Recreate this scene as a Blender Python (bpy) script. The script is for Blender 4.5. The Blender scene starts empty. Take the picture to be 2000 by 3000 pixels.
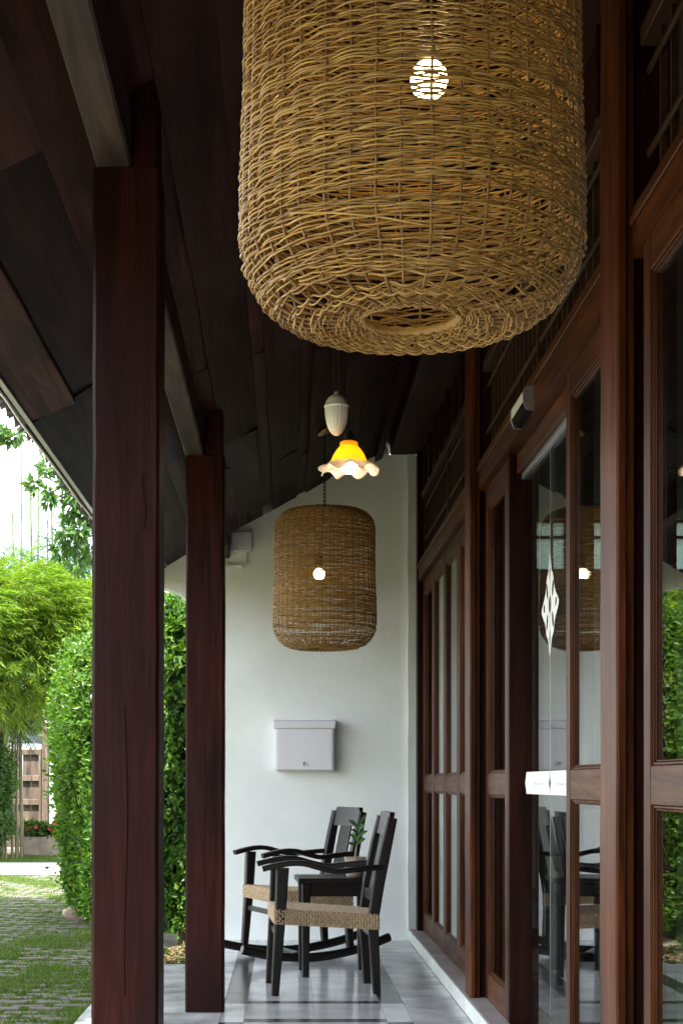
import bpy, bmesh, math, random
import numpy as np
from mathutils import Vector, Matrix
R = math.radians
random.seed(7); rng = np.random.default_rng(7)
scn = bpy.context.scene
col = scn.collection

# ------------------------------------------------------------------ camera, sky, sun, exposure
CAM_H = 1.087
cam_d = bpy.data.cameras.new('camera'); cam = bpy.data.objects.new('camera', cam_d); col.objects.link(cam)
cam.location = (0, 0, CAM_H); cam.rotation_euler = (R(90), 0, 0)
cam_d.sensor_fit = 'HORIZONTAL'; cam_d.sensor_width = 36.0; cam_d.lens = 81.0
cam_d.shift_x = 0.082; cam_d.shift_y = 0.3965
cam_d.clip_start = 0.05; cam_d.clip_end = 1000
scn.camera = cam

TO_SUN = Vector((-0.20, -0.54, 1.15)).normalized()
world = bpy.data.worlds.new('World'); scn.world = world; world.use_nodes = True
nt = world.node_tree; nt.nodes.clear()
wo = nt.nodes.new('ShaderNodeOutputWorld'); bg = nt.nodes.new('ShaderNodeBackground')
sky = nt.nodes.new('ShaderNodeTexSky'); sky.sky_type = 'NISHITA'; sky.sun_disc = False
sky.sun_elevation = math.asin(TO_SUN.z); sky.sun_rotation = math.atan2(TO_SUN.x, TO_SUN.y)
sky.air_density = 1.2; sky.dust_density = 2.5; sky.ozone_density = 1.0
tc = nt.nodes.new('ShaderNodeTexCoord'); mp = nt.nodes.new('ShaderNodeMapping'); mp.inputs['Scale'].default_value = (1, 1, 2.2)
ns = nt.nodes.new('ShaderNodeTexNoise'); ns.inputs['Scale'].default_value = 3.2; ns.inputs['Detail'].default_value = 7
rp = nt.nodes.new('ShaderNodeValToRGB'); rp.color_ramp.elements[0].position = 0.40; rp.color_ramp.elements[1].position = 0.60
mx = nt.nodes.new('ShaderNodeMix'); mx.data_type = 'RGBA'
nt.links.new(tc.outputs['Generated'], mp.inputs['Vector']); nt.links.new(mp.outputs[0], ns.inputs['Vector'])
nt.links.new(ns.outputs[0], rp.inputs[0]); nt.links.new(rp.outputs[0], mx.inputs[0])
nt.links.new(sky.outputs[0], mx.inputs[6]); mx.inputs[7].default_value = (13.0, 13.2, 13.6, 1)
nt.links.new(mx.outputs[2], bg.inputs[0]); bg.inputs[1].default_value = 0.10
nt.links.new(bg.outputs[0], wo.inputs[0])

sun_d = bpy.data.lights.new('sun', 'SUN'); sun = bpy.data.objects.new('sun', sun_d); col.objects.link(sun)
sun_d.energy = 4.5; sun_d.angle = R(0.53); sun_d.color = (1, 0.95, 0.86)
sun.rotation_euler = TO_SUN.to_track_quat('Z', 'Y').to_euler(); sun.location = (-6, -6, 20)

scn.view_settings.view_transform = 'Standard'; scn.view_settings.look = 'None'
scn.view_settings.gamma = 1; scn.view_settings.use_curve_mapping = False
scn.view_settings.exposure = 2.58
scn.cycles.use_denoising = True
scn.cycles.max_bounces = 10; scn.cycles.diffuse_bounces = 5; scn.cycles.glossy_bounces = 5
scn.cycles.transparent_max_bounces = 24; scn.cycles.caustics_reflective = False; scn.cycles.caustics_refractive = False
scn.cycles.sample_clamp_indirect = 6.0

# ------------------------------------------------------------------ materials
def newmat(name):
    m = bpy.data.materials.new(name); m.use_nodes = True
    n = m.node_tree.nodes; n.clear()
    o = n.new('ShaderNodeOutputMaterial'); p = n.new('ShaderNodeBsdfPrincipled')
    m.node_tree.links.new(p.outputs[0], o.inputs[0])
    return m, m.node_tree, p, o
def plain(name, c, rough=0.5, metal=0.0, var=0.0, scale=8.0, bump=0.0, bscale=60.0, coat=0.0, spec=0.5):
    m, t, p, o = newmat(name); L = t.links
    p.inputs['Roughness'].default_value = rough; p.inputs['Metallic'].default_value = metal
    p.inputs['Base Color'].default_value = (*c, 1); p.inputs['Specular IOR Level'].default_value = spec
    if coat: p.inputs['Coat Weight'].default_value = coat
    tc = t.nodes.new('ShaderNodeTexCoord')
    if var:
        ns = t.nodes.new('ShaderNodeTexNoise'); ns.inputs['Scale'].default_value = scale; ns.inputs['Detail'].default_value = 6
        oi = t.nodes.new('ShaderNodeObjectInfo')
        ad = t.nodes.new('ShaderNodeVectorMath'); ad.operation = 'MULTIPLY_ADD'
        cx = t.nodes.new('ShaderNodeCombineXYZ')
        L.new(oi.outputs['Random'], cx.inputs[0]); L.new(oi.outputs['Random'], cx.inputs[1])
        L.new(cx.outputs[0], ad.inputs[0]); ad.inputs[1].default_value = (37, 53, 0); L.new(tc.outputs['Object'], ad.inputs[2])
        L.new(ad.outputs[0], ns.inputs['Vector'])
        r = t.nodes.new('ShaderNodeValToRGB')
        r.color_ramp.elements[0].color = (*[x * (1 - var) for x in c], 1); r.color_ramp.elements[1].color = (*[min(1, x * (1 + var)) for x in c], 1)
        r.color_ramp.elements[0].position = 0.3; r.color_ramp.elements[1].position = 0.7
        L.new(ns.outputs[0], r.inputs[0]); L.new(r.outputs[0], p.inputs['Base Color'])
    if bump:
        nb = t.nodes.new('ShaderNodeTexNoise'); nb.inputs['Scale'].default_value = bscale; nb.inputs['Detail'].default_value = 5
        b = t.nodes.new('ShaderNodeBump'); b.inputs['Strength'].default_value = bump; b.inputs['Distance'].default_value = 0.01
        L.new(tc.outputs['Object'], nb.inputs['Vector']); L.new(nb.outputs[0], b.inputs['Height']); L.new(b.outputs[0], p.inputs['Normal'])
    return m
def wood(name, c0, c1, axis, rough=0.4, coat=0.0, grain=28.0, bump=0.25, rand=0.35, spec=0.35, c2=None):
    """grain running along axis 0/1/2 of the object's own space"""
    m, t, p, o = newmat(name); L = t.links
    tc = t.nodes.new('ShaderNodeTexCoord'); oi = t.nodes.new('ShaderNodeObjectInfo')
    cx = t.nodes.new('ShaderNodeCombineXYZ')
    for i in range(3): L.new(oi.outputs['Random'], cx.inputs[i])
    ad = t.nodes.new('ShaderNodeVectorMath'); ad.operation = 'MULTIPLY_ADD'; ad.inputs[1].default_value = (31, 47, 23)
    L.new(cx.outputs[0], ad.inputs[0]); L.new(tc.outputs['Object'], ad.inputs[2])
    def mapped(across, along):
        q = t.nodes.new('ShaderNodeMapping'); s = [across] * 3; s[axis] = along
        q.inputs['Scale'].default_value = s; L.new(ad.outputs[0], q.inputs['Vector']); return q
    g = t.nodes.new('ShaderNodeTexNoise'); g.inputs['Scale'].default_value = 1; g.inputs['Detail'].default_value = 8; g.inputs['Roughness'].default_value = 0.65; g.inputs['Distortion'].default_value = 0.6
    L.new(mapped(grain, grain * 0.06).outputs[0], g.inputs['Vector'])
    big = t.nodes.new('ShaderNodeTexNoise'); big.inputs['Scale'].default_value = 1; big.inputs['Detail'].default_value = 4
    L.new(mapped(6, 1.6).outputs[0], big.inputs['Vector'])
    r = t.nodes.new('ShaderNodeValToRGB'); e = r.color_ramp.elements
    e[0].position = 0.34; e[0].color = (*c0, 1); e[1].position = 0.68; e[1].color = (*c1, 1)
    L.new(g.outputs[0], r.inputs[0])
    br = t.nodes.new('ShaderNodeMapRange'); br.inputs[1].default_value = 0.3; br.inputs[2].default_value = 0.7
    br.inputs[3].default_value = 0.55; br.inputs[4].default_value = 1.45
    L.new(big.outputs[0], br.inputs[0])
    rr = t.nodes.new('ShaderNodeMapRange'); rr.inputs[3].default_value = 1 - rand; rr.inputs[4].default_value = 1 + rand
    L.new(oi.outputs['Random'], rr.inputs[0])
    mu = t.nodes.new('ShaderNodeMath'); mu.operation = 'MULTIPLY'; L.new(br.outputs[0], mu.inputs[0]); L.new(rr.outputs[0], mu.inputs[1])
    vm = t.nodes.new('ShaderNodeVectorMath'); vm.operation = 'SCALE'
    src = r.outputs[0]
    if c2:
        mm = t.nodes.new('ShaderNodeMix'); mm.data_type = 'RGBA'
        b2 = t.nodes.new('ShaderNodeTexNoise'); b2.inputs['Scale'].default_value = 1; b2.inputs['Detail'].default_value = 3
        L.new(mapped(3.1, 1.1).outputs[0], b2.inputs['Vector'])
        q = t.nodes.new('ShaderNodeMapRange'); q.inputs[1].default_value = 0.45; q.inputs[2].default_value = 0.65; L.new(b2.outputs[0], q.inputs[0])
        L.new(q.outputs[0], mm.inputs[0]); L.new(src, mm.inputs[6]); mm.inputs[7].default_value = (*c2, 1); src = mm.outputs[2]
    L.new(src, vm.inputs[0]); L.new(mu.outputs[0], vm.inputs['Scale']); L.new(vm.outputs[0], p.inputs['Base Color'])
    ro = t.nodes.new('ShaderNodeMapRange'); ro.inputs[3].default_value = rough + 0.12; ro.inputs[4].default_value = max(0.05, rough - 0.12)
    L.new(g.outputs[0], ro.inputs[0]); L.new(ro.outputs[0], p.inputs['Roughness'])
    p.inputs['Specular IOR Level'].default_value = spec
    if coat: p.inputs['Coat Weight'].default_value = coat; p.inputs['Coat Roughness'].default_value = 0.25
    b = t.nodes.new('ShaderNodeBump'); b.inputs['Strength'].default_value = bump; b.inputs['Distance'].default_value = 0.004
    L.new(g.outputs[0], b.inputs['Height']); L.new(b.outputs[0], p.inputs['Normal'])
    return m
def leafmat(name, c0, c1, trans=0.35, rough=0.45, extra=None):
    m, t, p, o = newmat(name); L = t.links
    ge = t.nodes.new('ShaderNodeNewGeometry'); r = t.nodes.new('ShaderNodeValToRGB'); e = r.color_ramp.elements
    e[0].color = (*c0, 1); e[1].color = (*c1, 1)
    if extra: k = e.new(0.93); k.color = (*c1, 1); e[-1].color = (*extra, 1)
    L.new(ge.outputs['Random Per Island'], r.inputs[0]); L.new(r.outputs[0], p.inputs['Base Color'])
    p.inputs['Roughness'].default_value = rough + 0.1; p.inputs['Specular IOR Level'].default_value = 0.28
    tr = t.nodes.new('ShaderNodeBsdfTranslucent'); sc = t.nodes.new('ShaderNodeVectorMath'); sc.operation = 'MULTIPLY'; sc.inputs[1].default_value = (1.5, 1.6, 0.5)
    L.new(r.outputs[0], sc.inputs[0]); L.new(sc.outputs[0], tr.inputs[0])
    ms = t.nodes.new('ShaderNodeMixShader'); ms.inputs[0].default_value = trans
    L.new(p.outputs[0], ms.inputs[1]); L.new(tr.outputs[0], ms.inputs[2]); L.new(ms.outputs[0], o.inputs[0])
    return m
def emit(name, c, s):
    m = bpy.data.materials.new(name); m.use_nodes = True; t = m.node_tree; t.nodes.clear()
    o = t.nodes.new('ShaderNodeOutputMaterial'); e = t.nodes.new('ShaderNodeEmission')
    e.inputs[0].default_value = (*c, 1); e.inputs[1].default_value = s; t.links.new(e.outputs[0], o.inputs[0]); return m
def glassmat(name, tint=(0.90, 0.94, 0.92), base=0.07):
    m = bpy.data.materials.new(name); m.use_nodes = True; t = m.node_tree; t.nodes.clear(); L = t.links
    o = t.nodes.new('ShaderNodeOutputMaterial'); tr = t.nodes.new('ShaderNodeBsdfTransparent'); tr.inputs[0].default_value = (*tint, 1)
    gl = t.nodes.new('ShaderNodeBsdfGlossy'); gl.inputs['Roughness'].default_value = 0.0
    lw = t.nodes.new('ShaderNodeLayerWeight'); lw.inputs[0].default_value = 0.5
    pw = t.nodes.new('ShaderNodeMath'); pw.operation = 'POWER'; pw.inputs[1].default_value = 4.2
    ma = t.nodes.new('ShaderNodeMath'); ma.operation = 'MULTIPLY_ADD'; ma.inputs[1].default_value = 1 - base; ma.inputs[2].default_value = base
    L.new(lw.outputs['Facing'], pw.inputs[0]); L.new(pw.outputs[0], ma.inputs[0])
    ms = t.nodes.new('ShaderNodeMixShader'); L.new(ma.outputs[0], ms.inputs[0]); L.new(tr.outputs[0], ms.inputs[1]); L.new(gl.outputs[0], ms.inputs[2])
    L.new(ms.outputs[0], o.inputs[0]); return m

M = {}
M['post'] = wood('post_wood', (0.00898, 0.00174, 0.00143), (0.03861, 0.00812, 0.00554), 2, rough=0.5, grain=36, rand=0.1, c2=(0.01436, 0.00439, 0.00411), bump=0.5, spec=0.08)
M['plank'] = wood('ceiling_wood', (0.00758, 0.00238, 0.00184), (0.04223, 0.01431, 0.01037), 1, rough=0.5, grain=24, rand=0.65, c2=(0.02815, 0.01222, 0.01071), bump=0.6, spec=0.06)
M['beam'] = wood('beam_wood', (0.01884, 0.01244, 0.01065), (0.05203, 0.03561, 0.03071), 1, rough=0.6, grain=24, rand=0.1, spec=0.12)
M['plate'] = wood('plate_wood', (0.01210, 0.00373, 0.00262), (0.03528, 0.01201, 0.00832), 1, rough=0.5, grain=24, rand=0.1, spec=0.08)
M['door_z'] = wood('door_wood_upright', (0.02155, 0.00602, 0.00175), (0.09234, 0.02827, 0.00734), 2, rough=0.42, grain=40, rand=0.15, bump=0.15, spec=0.1)
M['door_y'] = wood('door_wood_level', (0.02155, 0.00602, 0.00175), (0.09234, 0.02827, 0.00734), 1, rough=0.42, grain=40, rand=0.15, bump=0.15, spec=0.1)
M['fpost'] = wood('facade_post_wood', (0.02293, 0.00562, 0.00188), (0.10483, 0.02902, 0.00802), 2, rough=0.42, grain=30, rand=0.1, spec=0.12)
M['lattice'] = wood('lattice_wood', (0.02340, 0.01105, 0.00640), (0.05580, 0.02890, 0.01680), 1, rough=0.5, grain=40, rand=0.1, spec=0.12)
M['board'] = wood('board_wood', (0.00907, 0.00206, 0.00151), (0.03024, 0.00728, 0.00491), 2, rough=0.45, grain=30, rand=0.3, spec=0.08)
M['furn'] = wood('furniture_wood', (0.00263, 0.00180, 0.00180), (0.00712, 0.00450, 0.00435), 0, rough=0.36, grain=60, rand=0.05, bump=0.08, spec=0.3)
M['oldwood'] = wood('old_gate_wood', (0.03410, 0.02356, 0.01736), (0.13020, 0.09610, 0.07130), 2, rough=0.8, grain=20, rand=0.25)
M['plaster'] = plain('plaster', (0.80, 0.84, 0.825), rough=0.75, var=0.04, scale=3.5, bump=0.22, bscale=28)
M['plaster_trim'] = plain('plaster_trim', (0.60, 0.62, 0.60), rough=0.8, var=0.06, scale=8, bump=0.25, bscale=50)
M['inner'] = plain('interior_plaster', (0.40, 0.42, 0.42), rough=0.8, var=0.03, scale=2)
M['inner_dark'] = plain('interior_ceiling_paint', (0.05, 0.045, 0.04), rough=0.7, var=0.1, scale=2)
M['wicker'] = plain('wicker', (0.30994, 0.16830, 0.03440), rough=0.42, var=0.4, scale=40, bump=0.15, bscale=260)
def per_strand(m, stops):
    t = m.node_tree; L = t.links; p = next(n for n in t.nodes if n.type == 'BSDF_PRINCIPLED'); src = p.inputs['Base Color'].links[0].from_socket
    ge = t.nodes.new('ShaderNodeNewGeometry'); r = t.nodes.new('ShaderNodeValToRGB'); e = r.color_ramp.elements
    e[0].position, e[0].color = stops[0][0], (*stops[0][1], 1); e[1].position, e[1].color = stops[-1][0], (*stops[-1][1], 1)
    for q, c in stops[1:-1]: k = e.new(q); k.color = (*c, 1)
    L.new(ge.outputs['Random Per Island'], r.inputs[0]); mm = t.nodes.new('ShaderNodeMix'); mm.data_type = 'RGBA'; mm.inputs[0].default_value = 0.55
    L.new(src, mm.inputs[6]); L.new(r.outputs[0], mm.inputs[7]); L.new(mm.outputs[2], p.inputs['Base Color'])
per_strand(M['wicker'], [(0.0, (0.11851, 0.05492, 0.01238)), (0.35, (0.27348, 0.14616, 0.02890)), (0.7, (0.38287, 0.22145, 0.04678)), (1.0, (0.51050, 0.32775, 0.08600))])
M['stake'] = plain('wicker_stake', (0.20, 0.105, 0.030), rough=0.55, var=0.3, scale=20)
M['bulb'] = emit('lit_bulb', (1.0, 0.70, 0.34), 7.0)
M['bulb2'] = emit('lit_pendant_bulb', (1.0, 0.84, 0.58), 7.0)
M['brass'] = plain('brass', (0.36, 0.25, 0.09), rough=0.35, metal=0.9, var=0.3, scale=30)
M['iron'] = plain('dark_iron', (0.03, 0.028, 0.026), rough=0.45, metal=0.6)
M['ceramic'] = plain('white_ceramic', (0.78, 0.77, 0.72), rough=0.22, coat=0.3)
M['metalwhite'] = plain('white_enamel', (0.72, 0.71, 0.76), rough=0.35, var=0.02, scale=4)
M['pvc'] = plain('white_plastic', (0.68, 0.68, 0.68), rough=0.45)
M['chrome'] = plain('steel_strip', (0.45, 0.46, 0.45), rough=0.3, metal=0.8)
M['blackgloss'] = plain('black_lens', (0.01, 0.01, 0.012), rough=0.1)
M['crack'] = plain('crack_shadow', (0.006, 0.004, 0.004), rough=0.9, spec=0.1)
M['glass'] = glassmat('clear_glass')
M['decal'] = plain('frosted_film', (0.68000, 0.69700, 0.69700), rough=0.6)
M['decalmark'] = plain('film_print', (0.76, 0.78, 0.78), rough=0.6)
M['tile_pale'] = plain('pale_marble', (0.50, 0.515, 0.525), rough=0.13, var=0.16, scale=5.5, spec=0.5)
M['tile_conc'] = plain('polished_concrete', (0.42, 0.43, 0.435), rough=0.24, var=0.42, scale=5.0, bump=0.03, bscale=30)
M['tile_dark'] = plain('dark_marble', (0.055, 0.052, 0.054), rough=0.2, var=0.2, scale=6)
M['grout'] = plain('grout', (0.34, 0.34, 0.34), rough=0.8)
M['sill_face'] = plain('sill_paint', (0.60, 0.64, 0.60), rough=0.5, var=0.12, scale=7, bump=0.15, bscale=40)
M['sill'] = plain('sill_cement', (0.33, 0.30, 0.285), rough=0.45, var=0.2, scale=6, bump=0.1, bscale=40)
M['paver'] = plain('paver_stone', (0.08925, 0.08160, 0.06375), rough=0.85, var=0.3, scale=14, bump=0.4, bscale=70)
M['soil'] = plain('ground_soil', (0.10, 0.095, 0.05), rough=0.95, var=0.4, scale=3, bump=0.5, bscale=30)
M['path'] = plain('concrete_path', (0.46, 0.44, 0.41), rough=0.85, var=0.15, scale=3, bump=0.2, bscale=40)
M['rock'] = plain('rock', (0.30, 0.23, 0.17), rough=0.9, var=0.4, scale=9, bump=0.6, bscale=18)
M['rooftile'] = plain('clay_tile', (0.085, 0.068, 0.060), rough=0.85, var=0.35, scale=12, bump=0.4, bscale=40)
M['gutter'] = plain('aluminium', (0.55, 0.54, 0.48), rough=0.35, metal=0.7)
M['planterm'] = plain('planter_concrete', (0.22, 0.18, 0.14), rough=0.9, var=0.35, scale=5, bump=0.4, bscale=20)
M['greyboard'] = plain('grey_board', (0.20, 0.22, 0.24), rough=0.8, var=0.2, scale=6)
M['culm'] = plain('bamboo_culm', (0.10500, 0.08750, 0.04200), rough=0.6, var=0.5, scale=3)
M['culmg'] = plain('green_culm', (0.09, 0.12, 0.05), rough=0.5, var=0.3, scale=5)
M['bark'] = plain('bark', (0.10, 0.075, 0.055), rough=0.9, var=0.4, scale=10, bump=0.5, bscale=30)
M['hedge'] = leafmat('hedge_leaf', (0.02550, 0.08075, 0.01020), (0.08500, 0.17000, 0.01870), 0.4, 0.3, extra=(0.18700, 0.22950, 0.02975))
M['bamboo'] = leafmat('bamboo_leaf', (0.06375, 0.13175, 0.01360), (0.13600, 0.21250, 0.02040), 0.48, 0.4, extra=(0.22950, 0.23800, 0.03400))
M['broad'] = leafmat('broad_leaf', (0.03, 0.085, 0.022), (0.075, 0.145, 0.035), 0.35, 0.4)
M['grass'] = leafmat('grass_blade', (0.04050, 0.09000, 0.01350), (0.09900, 0.15300, 0.03150), 0.3, 0.6, extra=(0.18000, 0.15300, 0.06300))
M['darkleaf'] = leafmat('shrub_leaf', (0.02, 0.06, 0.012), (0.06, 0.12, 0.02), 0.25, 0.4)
M['orchid'] = leafmat('pot_plant_leaf', (0.03, 0.10, 0.025), (0.07, 0.17, 0.04), 0.25, 0.35)
M['red'] = plain('red_petal', (0.5, 0.02, 0.03), rough=0.5)
M['pot'] = wood('pot_wood', (0.18, 0.14, 0.11), (0.42, 0.36, 0.30), 2, rough=0.7, grain=30, rand=0.05)
M['cane'] = plain('woven_cane', (0.10, 0.05, 0.03), rough=0.5, var=0.3, scale=80)
M['leather'] = plain('dark_seat', (0.02, 0.013, 0.012), rough=0.4)
M['woven'] = plain('woven_cord', (0.40, 0.29, 0.175), rough=0.6, var=0.25, scale=40)

# amber ruffled shade: amber glass above, white frill at the lip (by height), lit by its bulb
def shade_mat():
    m, t, p, o = newmat('amber_glass_shade'); L = t.links
    tcn = t.nodes.new('ShaderNodeTexCoord'); sp = t.nodes.new('ShaderNodeSeparateXYZ'); L.new(tcn.outputs['Object'], sp.inputs[0])
    r = t.nodes.new('ShaderNodeValToRGB'); e = r.color_ramp.elements
    mr = t.nodes.new('ShaderNodeMapRange'); mr.inputs[1].default_value = 0.0; mr.inputs[2].default_value = 0.12
    L.new(sp.outputs[2], mr.inputs[0]); L.new(mr.outputs[0], r.inputs[0])
    e[0].position = 0.20; e[0].color = (0.82, 0.72, 0.64, 1); e[1].position = 0.42; e[1].color = (0.85, 0.53, 0.06, 1)
    tr = t.nodes.new('ShaderNodeBsdfTranslucent'); L.new(r.outputs[0], tr.inputs[0]); L.new(r.outputs[0], p.inputs['Base Color'])
    p.inputs['Roughness'].default_value = 0.15
    ms = t.nodes.new('ShaderNodeMixShader'); ms.inputs[0].default_value = 0.5
    L.new(p.outputs[0], ms.inputs[1]); L.new(tr.outputs[0], ms.inputs[2]); L.new(ms.outputs[0], o.inputs[0]); return m
M['shade'] = shade_mat()
def obscure_mat():
    m, t, p, o = newmat('obscure_glass'); L = t.links
    tr = t.nodes.new('ShaderNodeBsdfTranslucent'); tr.inputs[0].default_value = (0.66, 0.74, 0.70, 1)
    tcn = t.nodes.new('ShaderNodeTexCoord'); n = t.nodes.new('ShaderNodeTexVoronoi'); n.inputs['Scale'].default_value = 45
    b = t.nodes.new('ShaderNodeBump'); b.inputs['Strength'].default_value = 0.9; L.new(tcn.outputs['Object'], n.inputs['Vector'])
    L.new(n.outputs[0], b.inputs['Height']); L.new(b.outputs[0], tr.inputs['Normal']); L.new(b.outputs[0], p.inputs['Normal'])
    p.inputs['Base Color'].default_value = (0.3, 0.33, 0.32, 1); p.inputs['Roughness'].default_value = 0.2
    ms = t.nodes.new('ShaderNodeMixShader'); ms.inputs[0].default_value = 0.8
    L.new(p.outputs[0], ms.inputs[1]); L.new(tr.outputs[0], ms.inputs[2]); L.new(ms.outputs[0], o.inputs[0]); return m
M['obscure'] = obscure_mat()

# ------------------------------------------------------------------ helpers
def link_mesh(name, me, parent=None, loc=None, rot=None):
    o = bpy.data.objects.new(name, me); col.objects.link(o)
    if parent is not None: o.parent = parent
    if loc is not None: o.location = loc
    if rot is not None: o.rotation_euler = rot
    return o
def mesh_np(name, v, f, mat, smooth=False):
    """v (n,3) array, f (m,k) array of equal-sized faces"""
    me = bpy.data.meshes.new(name); v = np.asarray(v, np.float32); f = np.asarray(f, np.int32); k = f.shape[1]
    me.vertices.add(len(v)); me.vertices.foreach_set('co', v.ravel())
    me.loops.add(f.size); me.loops.foreach_set('vertex_index', f.ravel())
    me.polygons.add(len(f)); me.polygons.foreach_set('loop_start', np.arange(0, f.size, k, dtype=np.int32))
    me.polygons.foreach_set('use_smooth', np.full(len(f), smooth)); me.materials.append(mat); me.update(calc_edges=True)
    return me
def tag(o, label=None, cat=None, group=None, kind=None):
    if label: o['label'] = label
    if cat: o['category'] = cat
    if group: o['group'] = group
    if kind: o['kind'] = kind
    return o
def thing(name, label, cat, loc=(0, 0, 0), rz=0, group=None):
    o = bpy.data.objects.new(name, None); col.objects.link(o); o.location = loc; o.rotation_euler = (0, 0, rz)
    o.empty_display_size = 0.1
    return tag(o, label, cat, group, 'thing')
class MB:
    def __init__(s, origin=(0, 0, 0)): s.v = []; s.f = []; s.o = Vector(origin); s.sm = []
    def _add(s, vs, fs, sm=False):
        n = len(s.v); s.v += [tuple(Vector(p) - s.o) for p in vs]; s.f += [tuple(i + n for i in q) for q in fs]; s.sm += [sm] * len(fs); return s
    def box(s, x0, x1, y0, y1, z0, z1, c=0.0):
        if c <= 0:
            vs = [(x, y, z) for x in (x0, x1) for y in (y0, y1) for z in (z0, z1)]
            return s._add(vs, [(0, 1, 3, 2), (4, 6, 7, 5), (0, 4, 5, 1), (2, 3, 7, 6), (0, 2, 6, 4), (1, 5, 7, 3)])
        lo = (x0, y0, z0); hi = (x1, y1, z1); vs = []; idx = {}
        for a in (0, 1):
            for b in (0, 1):
                for d in (0, 1):
                    sg = (a, b, d)
                    for k in range(3):
                        p = []
                        for i in range(3):
                            q = hi[i] if sg[i] else lo[i]
                            if i != k: q += -c if sg[i] else c
                            p.append(q)
                        idx[(sg, k)] = len(vs); vs.append(p)
        fs = []
        for k in range(3):
            i, j = [(1, 2), (2, 0), (0, 1)][k]
            for e in (0, 1):
                q = []
                for (u, w) in ((0, 0), (1, 0), (1, 1), (0, 1)):
                    sg = [0, 0, 0]; sg[k] = e; sg[i] = u; sg[j] = w; q.append(idx[(tuple(sg), k)])
                fs.append(q if e else q[::-1])
        for k in range(3):
            i, j = [(1, 2), (2, 0), (0, 1)][k]
            for u in (0, 1):
                for w in (0, 1):
                    a = [0, 0, 0]; a[i] = u; a[j] = w; b = list(a); b[k] = 1
                    q = [idx[(tuple(a), i)], idx[(tuple(a), j)], idx[(tuple(b), j)], idx[(tuple(b), i)]]
                    fs.append(q if u == w else q[::-1])
        for a in (0, 1):
            for b in (0, 1):
                for d in (0, 1):
                    q = [idx[((a, b, d), k)] for k in range(3)]
                    fs.append(q if (a + b + d) % 2 else q[::-1])
        return s._add(vs, fs)
    def loft(s, rings, cap=True, smooth=False):
        n = len(rings[0]); vs = [p for r in rings for p in r]; fs = []
        for a in range(len(rings) - 1):
            for i in range(n):
                j = (i + 1) % n; fs.append((a * n + i, a * n + j, (a + 1) * n + j, (a + 1) * n + i))
        s._add(vs, fs, smooth)
        if cap:
            s._add(rings[0], [tuple(range(n))[::-1]]); s._add(rings[-1], [tuple(range(n))])
        return s
    def bar(s, p0, p1, s0, s1=None, c=0.15, up=(0, 1, 0)):
        """tapered, chamfered four-sided bar; s0/s1 = (size along 'side', size along 'up')"""
        s1 = s1 or s0; p0 = Vector(p0); p1 = Vector(p1); d = (p1 - p0).normalized(); u = Vector(up); u = (u - d * u.dot(d)).normalized(); w = u.cross(d)
        rings = []
        for p, sz in ((p0, s0), (p1, s1)):
            a, b = sz[0] / 2, sz[1] / 2; k = min(a, b) * c * 2
            rings.append([p + w * x + u * y for x, y in ((-a + k, -b), (a - k, -b), (a, -b + k), (a, b - k), (a - k, b), (-a + k, b), (-a, b - k), (-a, -b + k))])
        return s.loft(rings)
    def sweep(s, path, sizes, up=(0, 1, 0), c=0.2, smooth=False):
        path = [Vector(p) for p in path]; rings = []
        for i, p in enumerate(path):
            d = (path[min(i + 1, len(path) - 1)] - path[max(i - 1, 0)]).normalized(); u = Vector(up); u = (u - d * u.dot(d)).normalized(); w = u.cross(d)
            sz = sizes[i] if isinstance(sizes, list) else sizes
            a, b = sz[0] / 2, sz[1] / 2; k = min(a, b) * c * 2
            rings.append([p + w * x + u * y for x, y in ((-a + k, -b), (a - k, -b), (a, -b + k), (a, b - k), (a - k, b), (-a + k, b), (-a, b - k), (-a, -b + k))])
        return s.loft(rings, smooth=smooth)
    def tube(s, path, r, n=6, cap=True):
        path = [Vector(p) for p in path]; rings = []; ref = Vector((0.3, 0.9, 0.31))
        for i, p in enumerate(path):
            d = (path[min(i + 1, len(path) - 1)] - path[max(i - 1, 0)]).normalized()
            if abs(d.dot(ref)) > 0.95: ref = Vector((0.9, -0.3, 0.3))
            u = (ref - d * ref.dot(d)).normalized(); w = d.cross(u); rr = r[i] if isinstance(r, (list, tuple)) else r
            rings.append([p + (u * math.cos(2 * math.pi * k / n) + w * math.sin(2 * math.pi * k / n)) * rr for k in range(n)])
        return s.loft(rings, cap, True)
    def lathe(s, prof, n=24, c=(0, 0, 0), mod=None, cap=False):
        rings = []
        for i, (r, z) in enumerate(prof):
            ring = []
            for k in range(n):
                t = 2 * math.pi * k / n; rr, zz = (r, z) if mod is None else mod(r, z, t, i)
                ring.append((c[0] + rr * math.cos(t), c[1] + rr * math.sin(t), c[2] + zz))
            rings.append(ring)
        return s.loft(rings, cap, True)
    def build(s, name, mat, parent=None, loc=None, rot=None):
        me = bpy.data.meshes.new(name); me.from_pydata([tuple(p) for p in s.v], [], s.f); me.materials.append(mat)
        me.polygons.foreach_set('use_smooth', s.sm); me.update()
        return link_mesh(name, me, parent, loc, rot)
def dup(root, loc, rz=None, label=None):
    r = root.copy(); col.objects.link(r); r.location = loc
    if rz is not None: r.rotation_euler = (0, 0, rz)
    if label: r['label'] = label
    for ch in list(root.children):
        c = ch.copy(); col.objects.link(c); c.parent = r
        for g in list(ch.children):
            d = g.copy(); col.objects.link(d); d.parent = c
    return r

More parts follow.
